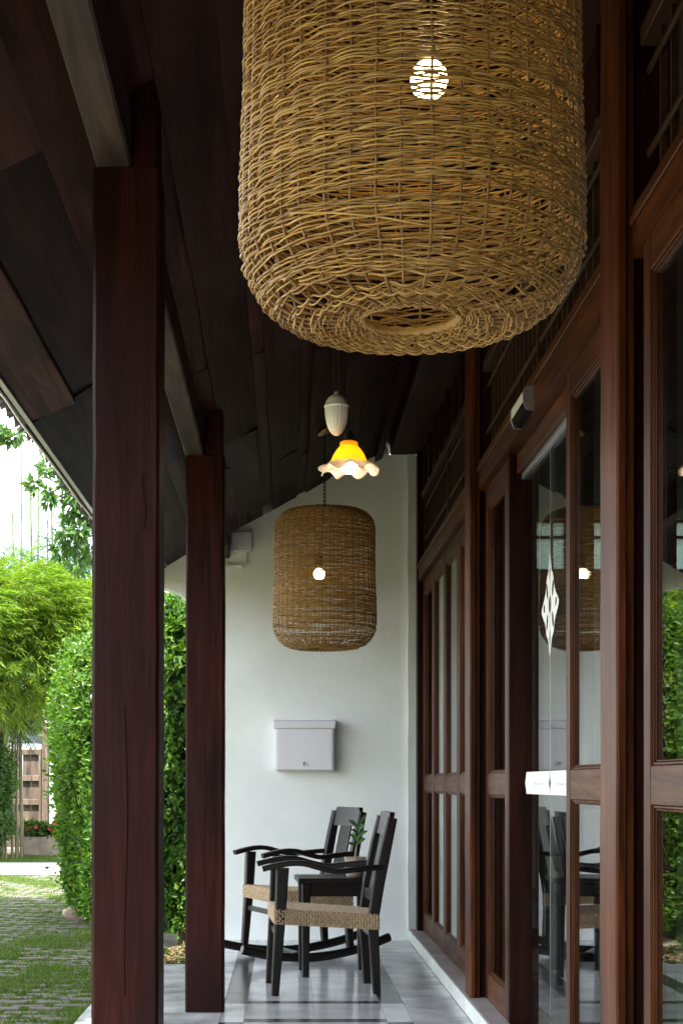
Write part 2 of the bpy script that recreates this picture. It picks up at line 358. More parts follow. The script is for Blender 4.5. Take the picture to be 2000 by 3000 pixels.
# ------------------------------------------------------------------ the setting: ground, path, veranda floor
GZ = -0.15
gm = MB(); gm.box(-300, 300, -120, 500, GZ - 0.4, GZ); tag(gm.build('ground', M['soil']), kind='structure')
pm = MB(); pm.box(-14, -1.0, 20.4, 23.3, GZ, GZ + 0.02, 0.01); tag(pm.build('garden_path', M['path']), kind='structure')

vf = MB(); vf.box(-0.95, 0.86, -3, 9.17, -0.35, -0.006); vf.box(-0.45, 0.86, 9.17, 10.6, -0.35, -0.006)
floor = vf.build('veranda_floor', M['grout']); tag(floor, kind='structure')
def tile(x0, x1, y0, y1, mat, g=0.0007):
    b = MB((x0, y0, 0)); b.box(x0 + g, x1 - g, y0 + g, y1 - g, -0.02, 0.0 + random.uniform(-0.0004, 0.0004), 0.0012)
    b.build('tile', M[mat], floor, (x0, y0, 0))
def split(a, b, step):
    n = max(1, round((b - a) / step)); return [(a + (b - a) * i / n, a + (b - a) * (i + 1) / n) for i in range(n)]
y = 9.18
for (a, b) in split(-2.4, 9.18, 0.98): tile(-0.955, -0.30, a, b, 'tile_conc') if b <= 7.2 or True else None
for (a, b) in split(9.18, 10.59, 0.7): tile(-0.45, -0.30, a, b, 'tile_pale')
for (a, b) in split(-2.4, 10.59, 1.15): tile(0.58, 0.843, a, b, 'tile_conc')
FR = [(-0.19 + 0.3267 * i, -0.19 + 0.3267 * (i + 1)) for i in range(2)]
def panel(y0, y1, corner):      # a dark-framed rectangle of pale marble
    for (a, b) in split(y0 + (0.1 if corner else 0), y1 - (0.1 if corner else 0), 0.36):
        tile(-0.30, -0.19, a, b, 'tile_dark'); tile(0.4635, 0.58, a, b, 'tile_dark')
    if corner:
        for q in (y0, y1 - 0.1):
            tile(-0.30, -0.19, q, q + 0.1, 'tile_pale'); tile(0.4635, 0.58, q, q + 0.1, 'tile_pale')
    for (a, b) in FR:
        tile(a, b, y0, y0 + 0.1, 'tile_dark'); tile(a, b, y1 - 0.1, y1, 'tile_dark')
        for (c, d) in split(y0 + 0.1, y1 - 0.1, 0.62): tile(a, b, c, d, 'tile_pale')
panel(7.54, 9.80, False); panel(4.30, 7.06, True); panel(1.1, 3.83, True)
for (a, b) in ((9.80, 10.59), (7.06, 7.54), (3.83, 4.30), (0.6, 1.1)):
    for (c, d) in [(-0.30, -0.19)] + FR + [(0.4635, 0.58)]: tile(c, d, a, b, 'tile_pale')
sm = MB(); sm.box(0.852, 1.07, -2.4, 10.6, -0.3, 0.075, 0.004); dsill = sm.build('door_sill', M['sill']); tag(dsill, kind='structure')
fc = MB(); fc.box(0.843, 0.8515, -2.4, 10.585, 0.0005, 0.0755, 0.003); fc.build('riser', M['sill_face'], dsill)

# ------------------------------------------------------------------ the white end wall with its arch
YW = 10.59; GZ0 = -0.2
def roofz(x): return 3.015 + 0.534 * x
bm = bmesh.new()
pts = [(0.895, -0.3), (0.895, 3.385), (0.842, 3.385), (0.84, 3.352), (0.715, 3.350), (0.70, 3.40), (0.66, 3.372)]
pts += [(x, roofz(x) + 0.012 * math.sin(x * 23) + 0.004) for x in (0.5, 0.3, 0.1, -0.1, -0.3, -0.5, -0.7, -0.9, -1.05, -1.2, -1.30)]
pts += [(-1.30, -0.3), (-1.2, -0.3), (-1.2, 2.14)] + [(-0.9 - 0.3 * math.cos(a), 2.14 + 0.3 * math.sin(a)) for a in [math.pi * k / 16 for k in range(1, 16)]] + [(-0.6, 2.14), (-0.6, -0.3)]
face = bm.faces.new([bm.verts.new((x, 0, z)) for x, z in pts])
ex = bmesh.ops.extrude_face_region(bm, geom=[face]); bmesh.ops.translate(bm, vec=(0, 0.2, 0), verts=[g for g in ex['geom'] if isinstance(g, bmesh.types.BMVert)])
bmesh.ops.triangulate(bm, faces=[f for f in bm.faces if len(f.verts) > 4]); bmesh.ops.recalc_face_normals(bm, faces=bm.faces)
wme = bpy.data.meshes.new('wall_face'); bm.to_mesh(wme); bm.free(); wme.materials.append(M['plaster'])
wall = thing('end_wall', 'white plastered wall closing the far end of the veranda, with an arched opening', 'wall', (0, YW, 0))
link_mesh('wall_face', wme, wall)
b = MB((0, YW, 0))
zz = [0.075 + 0.3 * k for k in range(12)]
rings = []
for z in np.linspace(0.076, 3.343, 24):
    j = 0.002 * math.sin(z * 9) + 0.0015 * math.sin(z * 23)
    rings.append([(0.838 + j, YW + 0.02, z), (0.838 + j, YW - 0.035, z), (0.842 + j, YW - 0.04, z), (0.897, YW - 0.04, z), (0.897, YW + 0.02, z)])
b.loft(rings); b.build('pilaster', M['plaster_trim'], wall)

nw = thing('added_dark_wall', 'unseen dark boarded wall added behind the viewer to darken the posts and lantern', 'wall', (0, -3.3, 0)); b = MB((0, -3.3, 0)); b.loft([[(-1.0, q, GZ0), (0.86, q, GZ0), (0.86, q, roofz(0.86)), (-1.0, q, roofz(-1.0))] for q in (-3.3, -3.1)]); b.build('wall_face', M['board'], nw)  # unseen wall added to cut light and reflections from behind the camera
# wall-mounted boxes
jb = thing('junction_box', 'small white electrical box high on the white wall under the ceiling', 'electrical box', (-0.30, YW, 2.74))
b = MB(); b.box(-0.063, 0.063, -0.055, 0.0, -0.062, 0.062, 0.006); b.build('box_body', M['pvc'], jb)
b = MB(); b.box(-0.067, 0.067, -0.07, -0.056, -0.066, 0.066, 0.004); b.build('lid', M['pvc'], jb)
b = MB((-0.30, YW, 2.74)); b.tube([(-0.272, YW - 0.03, 2.68), (-0.272, YW - 0.03, 2.60), (-0.28, YW - 0.03, 2.585), (-0.295, YW - 0.03, 2.58), (-0.55, YW - 0.03, 2.575)], 0.011, 8); b.build('conduit', M['pvc'], jb)
for x in (-0.30, -0.40):
    b = MB((-0.30, YW, 2.74)); b.box(x - 0.008, x + 0.008, YW - 0.045, YW, 2.564, 2.596, 0.002); b.build('clip', M['pvc'], jb)

mbx = thing('letter_box', 'white metal letter box with keyhole fixed to the white end wall', 'letter box', (0.13, YW, 1.17))
b = MB(); b.box(-0.198, 0.198, -0.125, 0, 0.0, 0.29, 0.004); b.build('case', M['metalwhite'], mbx)
b = MB(); b.box(-0.186, 0.186, -0.130, -0.1255, 0.006, 0.284, 0.002); b.build('door_panel', M['metalwhite'], mbx)
b = MB(); b.loft([[(s * 0.209, -0.142, 0.288), (s * 0.209, -0.142, 0.332), (s * 0.209, -0.12, 0.342), (s * 0.209, 0.0, 0.342), (s * 0.209, 0.0, 0.288)][::1] for s in (-1, 1)]); b.build('lid', M['metalwhite'], mbx)
for s in (-1, 1):
    b = MB(); b.box(s * 0.19 - 0.012, s * 0.19 + 0.012, -0.03, 0, 0.343, 0.352, 0.002); b.build('hinge', M['metalwhite'], mbx)
b = MB(); b.lathe([(0.001, 0.0), (0.011, 0.0), (0.012, -0.003), (0.012, -0.006)][::-1], 16); lk = b.build('lock', M['chrome'], mbx, (0.0, -0.137, 0.045), (R(-90), 0, 0))
b = MB(); b.box(-0.002, 0.002, -0.004, 0.004, 0.0005, 0.002); b.build('keyhole', M['blackgloss'], lk)

# ------------------------------------------------------------------ roof: planks, beam, tiles
roof = thing('veranda_roof', 'dark plank veranda ceiling sloping from the house down to the tiled eave', 'roof', (0, 0, 0))
SL = math.atan(0.534); cs, sn = math.cos(SL), math.sin(SL)
seams = [-1.0, -0.83, -0.60, -0.465, -0.31, -0.16, -0.075, 0.064, 0.148, 0.30, 0.46, 0.62, 0.78, 0.95]
for i in range(len(seams) - 1):
    x0, x1 = seams[i], seams[i + 1]
    y = -3 + random.uniform(-1.5, 0)
    while y < YW:
        ln = random.uniform(1.7, 3.6); y1 = min(y + ln, YW + 0.1)
        lift = 0.016 * (i % 2) + random.uniform(-0.004, 0.005); tilt = random.uniform(-0.012, 0.012)
        over = 0.012 if i % 2 == 0 else 0.0
        b = MB((x0, y, roofz(x0)))
        w = [random.uniform(-0.005, 0.005) for _ in range(6)]; rings = []
        for k in range(6):
            yy = y + 0.002 + (y1 - y - 0.004) * k / 5; a, c = x0 - over + w[k], x1 + over - w[5 - k] * 0.7
            za, zc = roofz(a) + lift + tilt, roofz(c) + lift - tilt
            rings.append([(a + 0.003, yy, za), (c - 0.003, yy, zc), (c, yy, zc + 0.004), (c, yy, zc + 0.022), (a, yy, za + 0.022), (a, yy, za + 0.004)])
        b.loft(rings); b.build('plank', M['plank'], roof, (x0, y, roofz(x0)))
        y = y1
def slope_box(m, xa, xb, ya, yb, h0, h1):
    m._add([(x, yy, roofz(x) + h) for x in (xa, xb) for yy in (ya, yb) for h in (h0, h1)], [(0, 1, 3, 2), (4, 6, 7, 5), (0, 4, 5, 1), (2, 3, 7, 6), (0, 2, 6, 4), (1, 5, 7, 3)])
b = MB(); slope_box(b, -1.03, 5.6, -3.2, 11.1, 0.045, 0.11); b.build('roof_deck', M['rooftile'], roof)
b = MB(); b.box(-0.475, -0.385, -3.2, YW - 0.002, 2.632, 2.775, 0.006); b.build('purlin', M['beam'], roof)
b = MB(); b.box(0.72, 0.985, -3.2, YW - 0.003, 3.347, 3.50, 0.005); b.build('wall_plate', M['plate'], roof)
b = MB(); slope_box(b, 0.615, 0.665, -3.0, YW - 0.01, -0.05, 0.0); b.build('rafter_batten', M['plate'], roof)
b = MB(); b.loft([[(-1.024, yy, 2.482), (-1.0, yy, 2.475), (-0.999, yy, 2.512), (-1.02, yy, 2.512)] for yy in (-3.0, 10.9)]); b.build('fascia', M['plank'], roof)
b = MB(); b.tube([(-1.012 + 0.003 * math.sin(k * 1.7), yy, 2.470 + 0.003 * math.sin(k * 2.3)) for k, yy in enumerate(np.linspace(-2, 10.8, 40))], 0.0055, 6); b.build('wire', M['gutter'], roof)
b = MB(); b.box(-0.998, -0.978, -2.5, 10.85, 2.474, 2.481, 0.001); b.build('drip_rail', M['gutter'], roof)
tm = MB(); prof = []
n = 10
for t0, (xx, dz) in enumerate(((-1.045, 0.0), (-0.86, 0.098))):
    ring = []
    for k in range(n + 1):
        a = math.pi * k / n; ring.append((xx, -0.095 * math.cos(a), 2.458 + dz + 0.040 * math.sin(a) ** 0.8))
    for k in range(n, -1, -1):
        a = math.pi * k / n; ring.append((xx, -0.087 * math.cos(a), 2.447 + dz + 0.040 * math.sin(a) ** 0.8))
    prof.append(ring)
tm.loft(prof); et = tm.build('eave_tile', M['rooftile'], roof, (0, 1.5, 0.05))
tmesh = et.data
for k in range(48):
    o = link_mesh('eave_tile', tmesh, roof, (random.uniform(-0.035, 0.0), 1.5 + 0.185 * (k + 1), 0.05 + random.uniform(-0.008, 0.006)), (random.uniform(-0.04, 0.04), 0, random.uniform(-0.04, 0.04)))

# ------------------------------------------------------------------ timber posts
def timber_post(label, x0, x1, y0, ztop=2.63):
    p = thing('timber_post', label, 'post', ((x0 + x1) / 2, y0 + 0.09, 0), 0, 'timber posts along the veranda edge')
    w = (x1 - x0) / 2; b = MB(); rings = []
    for k in range(27):
        z = ztop * k / 26; j = [random.uniform(-0.0008, 0.0008) for _ in range(4)]; c = 0.008 + random.uniform(-0.001, 0.0015)
        lean = 0.005 * (z / ztop)
        a, bb, d, e = -w + j[0] + lean, w + j[1] + lean, -0.09 + j[2], 0.09 + j[3]
        rings.append([(a + c, d, z), (bb - c, d, z), (bb, d + c, z), (bb, e - c, z), (bb - c, e, z), (a + c, e, z), (a, e - c, z), (a, d + c, z)])
    b.loft(rings); b.build('shaft', M['post'], p)
    cx = (x0 + x1) / 2
    b = MB((cx, y0 + 0.09, 0)); b.box(-0.383, x1 - 0.004, y0 + 0.004, y0 + 0.176, ztop - 0.002, 2.86, 0.004); b.build('tenon', M['post'], p)
    # a long drying crack and a few gouges: thin dark wedges set into the face
    for (u, za, zb) in ((0.004, 0.55, 1.28), (0.05, 1.72, 1.86)):
        b = MB(); q = []
        for k in range(9):
            z = za + (zb - za) * k / 8; hw = 0.00035 * math.sin(math.pi * (k + 0.3) / 8.6) + 0.0003; xx = u + 0.004 * math.sin(k * 0.8 + za * 7)
            q.append([(xx - hw, -0.0932, z), (xx + hw, -0.0932, z), (xx + hw, -0.084, z), (xx - hw, -0.084, z)])
        b.loft(q); b.build('crack', M['crack'], p)
    return p
timber_post('broad dark red-brown timber post nearest the viewer, filling the left foreground', -0.488, -0.320, 3.85)
timber_post('second, narrower-looking dark timber post standing on the tiles before the white wall', -0.474, -0.293, 7.246)

# ------------------------------------------------------------------ the wooden facade
DX = 0.935
def facade_post(label, y0, y1):
    p = thing('facade_post', label, 'post', (0.9, (y0 + y1) / 2, 0.075), 0, 'wooden posts of the door front')
    o = (0.9, (y0 + y1) / 2, 0.075)
    b = MB(o); rings = []
    for k in range(20):
        z = 0.076 + (3.345 - 0.076) * k / 19; j = [random.uniform(-0.0018, 0.0018) for _ in range(3)]; c = 0.006
        a, d, e = 0.864 + j[0], y0 + j[1], y1 + j[2]
        rings.append([(a + c, d, z), (0.888, d, z), (0.888, e, z), (a + c, e, z), (a, e - c, z), (a, d + c, z)])
    b.loft(rings); b.build('shaft', M['fpost'], p)
    b = MB(o); b.box(0.889, 0.914, y0 + 0.012, y1 - 0.012, 0.076, 3.344, 0.003); b.build('jamb_lining', M['door_z'], p)
    b = MB(o); b.box(0.915, 1.03, y0 + 0.03, y1 - 0.03, 0.076, 3.343, 0.003); b.build('jamb', M['board'], p)
    return p
facade_post('wooden door-front post beside the near glazed door at the right edge', 4.012, 4.225)
facade_post('wooden door-front post between the far folding doors and the glass entrance', 7.20, 7.405)
ep = thing('end_jamb', 'dark narrow wooden jamb where the door front meets the white wall', 'jamb', (0.92, 10.5, 0.075))
b = MB((0.92, 10.5, 0.075)); b.box(0.899, 1.02, 10.46, 10.58, 0.076, 3.345, 0.004); b.build('upright', M['board'], ep)

def make_leaf(w, name='folding_door'):
    """glazed leaf, local origin at its near bottom corner, y along the facade, x into the house"""
    t = thing(name, '', 'door'); z0, z1 = 0.004, 2.376; sw = 0.072
    for a in (0.0015, w - sw):
        b = MB(); b.box(0, 0.044, a, a + sw - 0.0015, z0, z1, 0.003); b.build('stile', M['door_z'], t)
    for (a, c) in ((z0, 0.125), (0.955, 1.053), (2.285, z1)):
        b = MB(); b.box(0.001, 0.043, sw, w - sw, a, c, 0.002); b.build('rail', M['door_y'], t)
    for (a, c) in ((0.125, 0.955), (1.053, 2.285)):
        b = MB()
        for (dp, m0, m1) in ((0.006, 0.0, 0.008), (0.011, 0.008, 0.014)):
            b.box(dp, 0.030, sw + m0, sw + m1, a + m0, c - m0, 0.002); b.box(dp, 0.030, w - sw - m1, w - sw - m0, a + m0, c - m0, 0.002)
            b.box(dp + 0.0005, 0.0295, sw + m1, w - sw - m1, a + m0, a + m1, 0.002); b.box(dp + 0.0005, 0.0295, sw + m1, w - sw - m1, c - m1, c - m0, 0.002)
        b.build('glazing_bead', M['door_z'], t)
        b = MB(); b.box(0.016, 0.021, sw + 0.006, w - sw - 0.006, a + 0.006, c - 0.006); b.build('pane', M['glass'], t)
    return t
leafA = make_leaf(0.708)
far_lab = ['fourth glazed folding door from the white wall, partly hidden by the post', 'third glazed folding door from the white wall', 'second glazed folding door from the white wall', 'glazed folding door leaf right against the white wall']
G = 'glazed wooden door leaves'
leafA.location = (DX, 7.615, 0.076); leafA['label'] = far_lab[0]; leafA['group'] = G
for k in (1, 2, 3): dup(leafA, (DX, 7.615 + 0.711 * k, 0.076), None, far_lab[k])
dup(leafA, (DX, 6.475, 0.076), None, 'narrow glazed wooden door leaf left of the frameless glass entrance')
dup(leafA, (DX, 4.415, 0.076), None, 'glazed wooden door leaf right of the frameless glass entrance')
dup(leafA, (0.905, 3.178, 0.076), None, 'near glazed wooden door at the right edge, reflecting the garden')
for k in (1, 2): dup(leafA, (0.905, 3.178 - 0.711 * k, 0.076), None, ['', 'glazed wooden door beside the near door, just outside the view', 'glazed wooden door closest to the viewer, outside the view'][k])
# fillers: jambs beside leaves
def jamb(label, x0, x1, y0, y1, mat='board', z1=2.453):
    j = thing('door_jamb', label, 'jamb', (x0, y0, 0.075)); b = MB((x0, y0, 0.075)); b.box(x0, x1, y0, y1, 0.0765, z1, 0.004); b.build('upright', M[mat], j); return j
jamb('dark jamb on the near side of the far folding doors', 0.955, 1.02, 7.41, 7.613)
jamb('dark reddish jamb edging the frameless glass entrance on its far side', 0.932, 1.03, 6.412, 6.473)
jamb('jamb edging the frameless glass entrance on its near side', 0.955, 1.03, 5.126, 5.165)

def transom(label, y0, y1, bars):
    t = thing('transom', label, 'transom', (0.93, y0, 2.49), 0, 'lattice transoms above the doors'); o = (0.93, y0, 2.49)
    b = MB(o); b.loft([[(0.905, yy, 2.455), (1.02, yy, 2.455), (1.02, yy, 2.612), (0.945, yy, 2.612), (0.918, yy, 2.592), (0.905, yy, 2.586)] for yy in (y0, y1)]); b.build('lintel', M['door_y'], t)
    b = MB(o); b.box(0.897, 0.9045, y0, y1, 2.540, 2.565, 0.003); b.build('moulding', M['door_y'], t)
    for z in (2.728, 2.945):
        b = MB(o); b.box(0.9415, 0.9515, y0, y1, z - 0.009, z + 0.009, 0.002); b.build('lattice_rail', M['lattice'], t)
    b = MB(o); b.box(0.925, 0.985, y0, y1, 3.010, 3.060, 0.003); b.build('top_rail', M['lattice'], t)
    nb = int((y1 - y0) / 0.105); first = None
    for k in range(1, nb):
        yy = y0 + (y1 - y0) * k / nb; thick = (k % 14 == 0)
        if thick:
            q = MB(); q.box(0.005, 0.05, -0.014, 0.014, 0.1225, 0.519, 0.002); q.build('mullion', M['lattice'], t, (0, yy - y0, 0)); continue
        if first is None:
            q = MB(); q.box(0.022, 0.040, -0.007, 0.007, 0.1225, 0.519); first = q.build('lattice_bar', M['lattice'], t, (0, yy - y0, 0)).data
        else: link_mesh('lattice_bar', first, t, (0, yy - y0, 0))
    nb = int((y1 - y0) / 0.17); me = None
    for k in range(nb):
        yy = y0 + (y1 - y0) * k / nb; w = (y1 - y0) / nb
        if me is None:
            q = MB(); q.box(0.012, 0.03, 0.003, w - 0.003, 0.5705, 0.853, 0.006); me = q.build('board', M['board'], t, (0, yy - y0, 0)).data
        else: link_mesh('board', me, t, (0, yy - y0, 0))
        if k % 2 == 0:
            q = MB(); q.box(-0.006, 0.0115, -0.016, 0.016, 0.5705, 0.852, 0.003); q.build('cover_strip', M['board'], t, (0, yy - y0, 0))
    return t
transom('dark lattice transom with boards above the far folding doors', 7.408, 10.458, 1)
transom('dark lattice transom above the glass entrance, carrying the small sensor', 4.228, 7.197, 1)
transom('dark lattice transom at the upper right corner, above the near door', 1.03, 4.009, 1)

# frameless glass entrance
OY0, OY1, OYM = 5.17, 6.41, 5.775
tr = thing('entrance_head', 'brown head rail with steel track above the frameless glass doors', 'door frame', (1.0, OY0, 2.37))
b = MB((1.0, OY0, 2.37)); b.box(0.965, 1.035, OY0, OY1, 2.375, 2.453, 0.003); b.build('head_rail', M['door_y'], tr)
b = MB((1.0, OY0, 2.37)); b.box(0.985, 1.02, OY0, OY1, 2.352, 2.374, 0.002); b.build('steel_track', M['chrome'], tr)
def tri_film(loops, thick=0.0006):
    bm = bmesh.new(); edges = []
    for lp in loops:
        vs = [bm.verts.new((0, u, v)) for u, v in lp]; edges += [bm.edges.new((vs[i], vs[(i + 1) % len(vs)])) for i in range(len(vs))]
    bmesh.ops.triangle_fill(bm, use_beauty=True, use_dissolve=False, edges=edges)
    bmesh.ops.recalc_face_normals(bm, faces=bm.faces); return bm
def ell(cu, cv, a, b_, n=14, rot=0.0):
    out = []
    for k in range(n):
        t = 2 * math.pi * k / n; u, v = a * math.cos(t), b_ * math.sin(t); out.append((cu + u * math.cos(rot) - v * math.sin(rot), cv + u * math.sin(rot) + v * math.cos(rot)))
    return out
def film(name, loops, s, mat, parent, z, sub=None):
    bm = tri_film([[(u * s, v) for u, v in lp] for lp in loops]); me = bpy.data.meshes.new(name); bm.to_mesh(me); bm.free(); me.materials.append(M[mat])
    return link_mesh(name, me, parent, (-0.0062, 0, z))
for s, lab in ((1, 'far leaf of the frameless glass entrance, carrying half a white star'), (-1, 'near leaf of the frameless glass entrance, carrying half a white star')):
    t = thing('glass_door', lab, 'door', (1.0, OYM, 0.078), 0, 'frameless glass doors')
    y0, y1 = (0.004, OY1 - OYM - 0.004) if s > 0 else (OY0 - OYM + 0.004, -0.004)
    b = MB(); b.box(-0.005, 0.005, y0, y1, 0.01, 2.272); b.build('pane', M['glass'], t)
    b = MB(); b.box(-0.0052, 0.0052, *((0.0005, 0.0037) if s > 0 else (-0.0037, -0.0005)), 0.01, 2.272); b.build('edge_strip', M['chrome'], t)
    star = [(0.004, 0.196), (0.018, 0.165), (0.030, 0.135), (0.036, 0.122), (0.052, 0.116), (0.072, 0.098), (0.083, 0.076), (0.098, 0.052), (0.128, 0.030), (0.170, 0.008), (0.190, -0.006),
            (0.178, -0.022), (0.140, -0.046), (0.108, -0.064), (0.088, -0.086), (0.080, -0.106), (0.058, -0.122), (0.040, -0.130), (0.028, -0.150), (0.016, -0.178), (0.004, -0.200)]
    star += [(0.006, -0.17), (0.014, -0.13), (0.012, -0.105), (0.004, -0.09), (0.004, -0.034), (0.020, -0.024), (0.030, 0.0), (0.020, 0.024), (0.004, 0.034), (0.004, 0.09), (0.013, 0.108), (0.014, 0.13), (0.007, 0.165)]
    holes = [ell(0.062, 0.056, 0.016, 0.032, rot=-0.35), ell(0.062, -0.062, 0.016, 0.032, rot=0.35), [(0.112, -0.020), (0.142, -0.012), (0.148, 0.008), (0.118, 0.014)]]
    film('star_film', [star] + holes, s, 'decal', t, 1.757 - 0.078)
    band = [(0.004, 0.045), (0.56, 0.045), (0.60, 0.0), (0.56, -0.045), (0.004, -0.045), (0.006, -0.022), (0.030, 0.0), (0.006, 0.022)]
    bo = film('band_film', [band], s, 'decal', t, 1.085 - 0.078)
    # the faint script line in the middle of the band, too pale to read in the photograph
    q = MB(); pth = []
    for k in range(60):
        u = 0.14 + 0.0042 * k; pth.append((-0.001, s * (u + 0.003 * math.sin(k * 1.9)), -0.004 + 0.007 * math.sin(k * 0.95) * (0.6 + 0.4 * math.sin(k * 0.31))))
    q.tube(pth, 0.0007, 4); q.build('script_print', M['decalmark'], bo)
sn_ = thing('motion_sensor', 'small white and chrome sensor box fixed to the lintel above the glass doors', 'sensor', (0.9045, 5.75, 2.452))
b = MB(); b.loft([[(0, y, 0.0), (-0.026, y, 0.003), (-0.037, y, 0.026), (-0.037, y, 0.066), (-0.026, y, 0.078), (0, y, 0.08)] for y in (-0.15, 0.15)]); b.build('housing', M['pvc'], sn_)
b = MB(); b.loft([[(-0.001, y, -0.004), (-0.025, y, -0.001), (-0.035, y, 0.022), (-0.0385, y, 0.026), (-0.028, y, -0.004), (-0.001, y, -0.007)] for y in (-0.14, 0.14)]); b.build('lens', M['blackgloss'], sn_)
for yy in (-0.155, 0.151):
    b = MB(); b.loft([[(0, y, -0.008), (-0.028, y, -0.005), (-0.040, y, 0.024), (-0.040, y, 0.068), (-0.027, y, 0.081), (0, y, 0.083)] for y in (yy, yy + 0.004)]); b.build('end_cap', M['chrome'], sn_)

# ------------------------------------------------------------------ the room behind the doors
IX1, IY0, IY1, IZ = 5.2, -2.4, 12.4, 3.3
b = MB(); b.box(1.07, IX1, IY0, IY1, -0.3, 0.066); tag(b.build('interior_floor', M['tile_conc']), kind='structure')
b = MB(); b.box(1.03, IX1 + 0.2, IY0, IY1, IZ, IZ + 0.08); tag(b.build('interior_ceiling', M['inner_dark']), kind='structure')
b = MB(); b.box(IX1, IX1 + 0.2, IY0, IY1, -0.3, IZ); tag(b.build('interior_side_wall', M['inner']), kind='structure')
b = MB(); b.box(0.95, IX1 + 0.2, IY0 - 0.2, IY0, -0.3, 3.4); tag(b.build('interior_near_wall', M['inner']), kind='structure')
b = MB(); b.box(0.87, 1.03, IY0, 1.02, 0.0755, 3.345); tag(b.build('facade_side_wall', M['plaster']), kind='structure')
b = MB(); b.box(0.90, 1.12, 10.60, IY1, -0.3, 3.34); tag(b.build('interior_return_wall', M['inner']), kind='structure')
b = MB(); WX0, WX1, WZ0, WZ1 = 1.95, 4.9, 2.80, 3.22
b.box(1.03, IX1 + 0.2, IY1, IY1 + 0.2, -0.3, WZ0); b.box(1.03, IX1 + 0.2, IY1, IY1 + 0.2, WZ1, 3.4); b.box(1.03, WX0, IY1, IY1 + 0.2, WZ0, WZ1); b.box(WX1, IX1 + 0.2, IY1, IY1 + 0.2, WZ0, WZ1)
tag(b.build('interior_far_wall', M['inner']), kind='structure')
iw = thing('clerestory_window', 'strip of frosted glass panes high inside the room, seen through the glass doors', 'window', (WX0, IY1, WZ0))
nx = 9; pw = (WX1 - WX0) / nx
for k in range(nx):
    for (za, zb) in ((0.02, 0.27), (0.29, 0.40)):
        b = MB(); b.box(k * pw + 0.02, (k + 1) * pw - 0.02, 0.09, 0.096, za, zb); b.build('pane', M['obscure'], iw)
for k in range(nx + 1):
    b = MB(); b.box(k * pw - 0.019, k * pw + 0.019, 0.07, 0.12, 0.0, 0.42); b.build('mullion', M['board'], iw)
for z in (0.01, 0.28, 0.41):
    b = MB(); b.box(0, WX1 - WX0, 0.066, 0.124, z - 0.0095, z + 0.0095); b.build('glazing_bar', M['board'], iw)
pil = thing('interior_column', 'plain grey square column inside the room behind the glass doors', 'column', (1.42, 9.6, 0.066))
b = MB(); b.box(-0.13, 0.13, -0.13, 0.13, 0.0, 3.23, 0.01); b.build('shaft', M['inner'], pil)
b = MB(); b.box(-0.145, 0.145, -0.145, 0.145, 0.0, 0.12, 0.005); b.build('plinth', M['board'], pil)
cc = thing('cane_chair', 'dark cane-backed chair standing inside behind the glass doors', 'chair', (1.52, 8.0, 0.066), R(20))
for (x, yy) in ((-0.22, -0.2), (0.22, -0.2), (-0.22, 0.2), (0.22, 0.2)):
    b = MB(); b.bar((x, yy, 0), (x, yy, 0.40), (0.03, 0.03), (0.042, 0.042)); b.build('leg', M['furn'], cc)
b = MB(); b.box(-0.25, 0.25, -0.24, 0.24, 0.40, 0.46, 0.012); b.build('seat', M['leather'], cc)
for x in (-0.23, 0.23):
    b = MB(); b.bar((x, -0.22, 0.46), (x, -0.31, 0.88), (0.038, 0.04)); b.build('back_post', M['furn'], cc)
b = MB(); b.bar((-0.23, -0.31, 0.86), (0.23, -0.31, 0.86), (0.03, 0.06), up=(0, 0, 1)); b.build('top_rail', M['furn'], cc)
b = MB(); b._add([(-0.21, -0.235, 0.52), (0.21, -0.235, 0.52), (0.21, -0.302, 0.83), (-0.21, -0.302, 0.83), (-0.21, -0.243, 0.52), (0.21, -0.243, 0.52), (0.21, -0.31, 0.83), (-0.21, -0.31, 0.83)], [(0, 1, 2, 3), (7, 6, 5, 4), (0, 4, 5, 1), (1, 5, 6, 2), (2, 6, 7, 3), (3, 7, 4, 0)]); b.build('cane_back', M['cane'], cc)
dk = thing('writing_desk', 'dark desk standing inside the room behind the glass doors', 'desk', (2.5, 8.6, 0.066))
b = MB(); b.box(-0.6, 0.6, -0.35, 0.35, 0.70, 0.74, 0.004); b.build('top', M['furn'], dk)
for (x, yy) in ((-0.55, -0.3), (0.55, -0.3), (-0.55, 0.3), (0.55, 0.3)):
    b = MB(); b.bar((x, yy, 0), (x, yy, 0.70), (0.05, 0.05)); b.build('leg', M['furn'], dk)

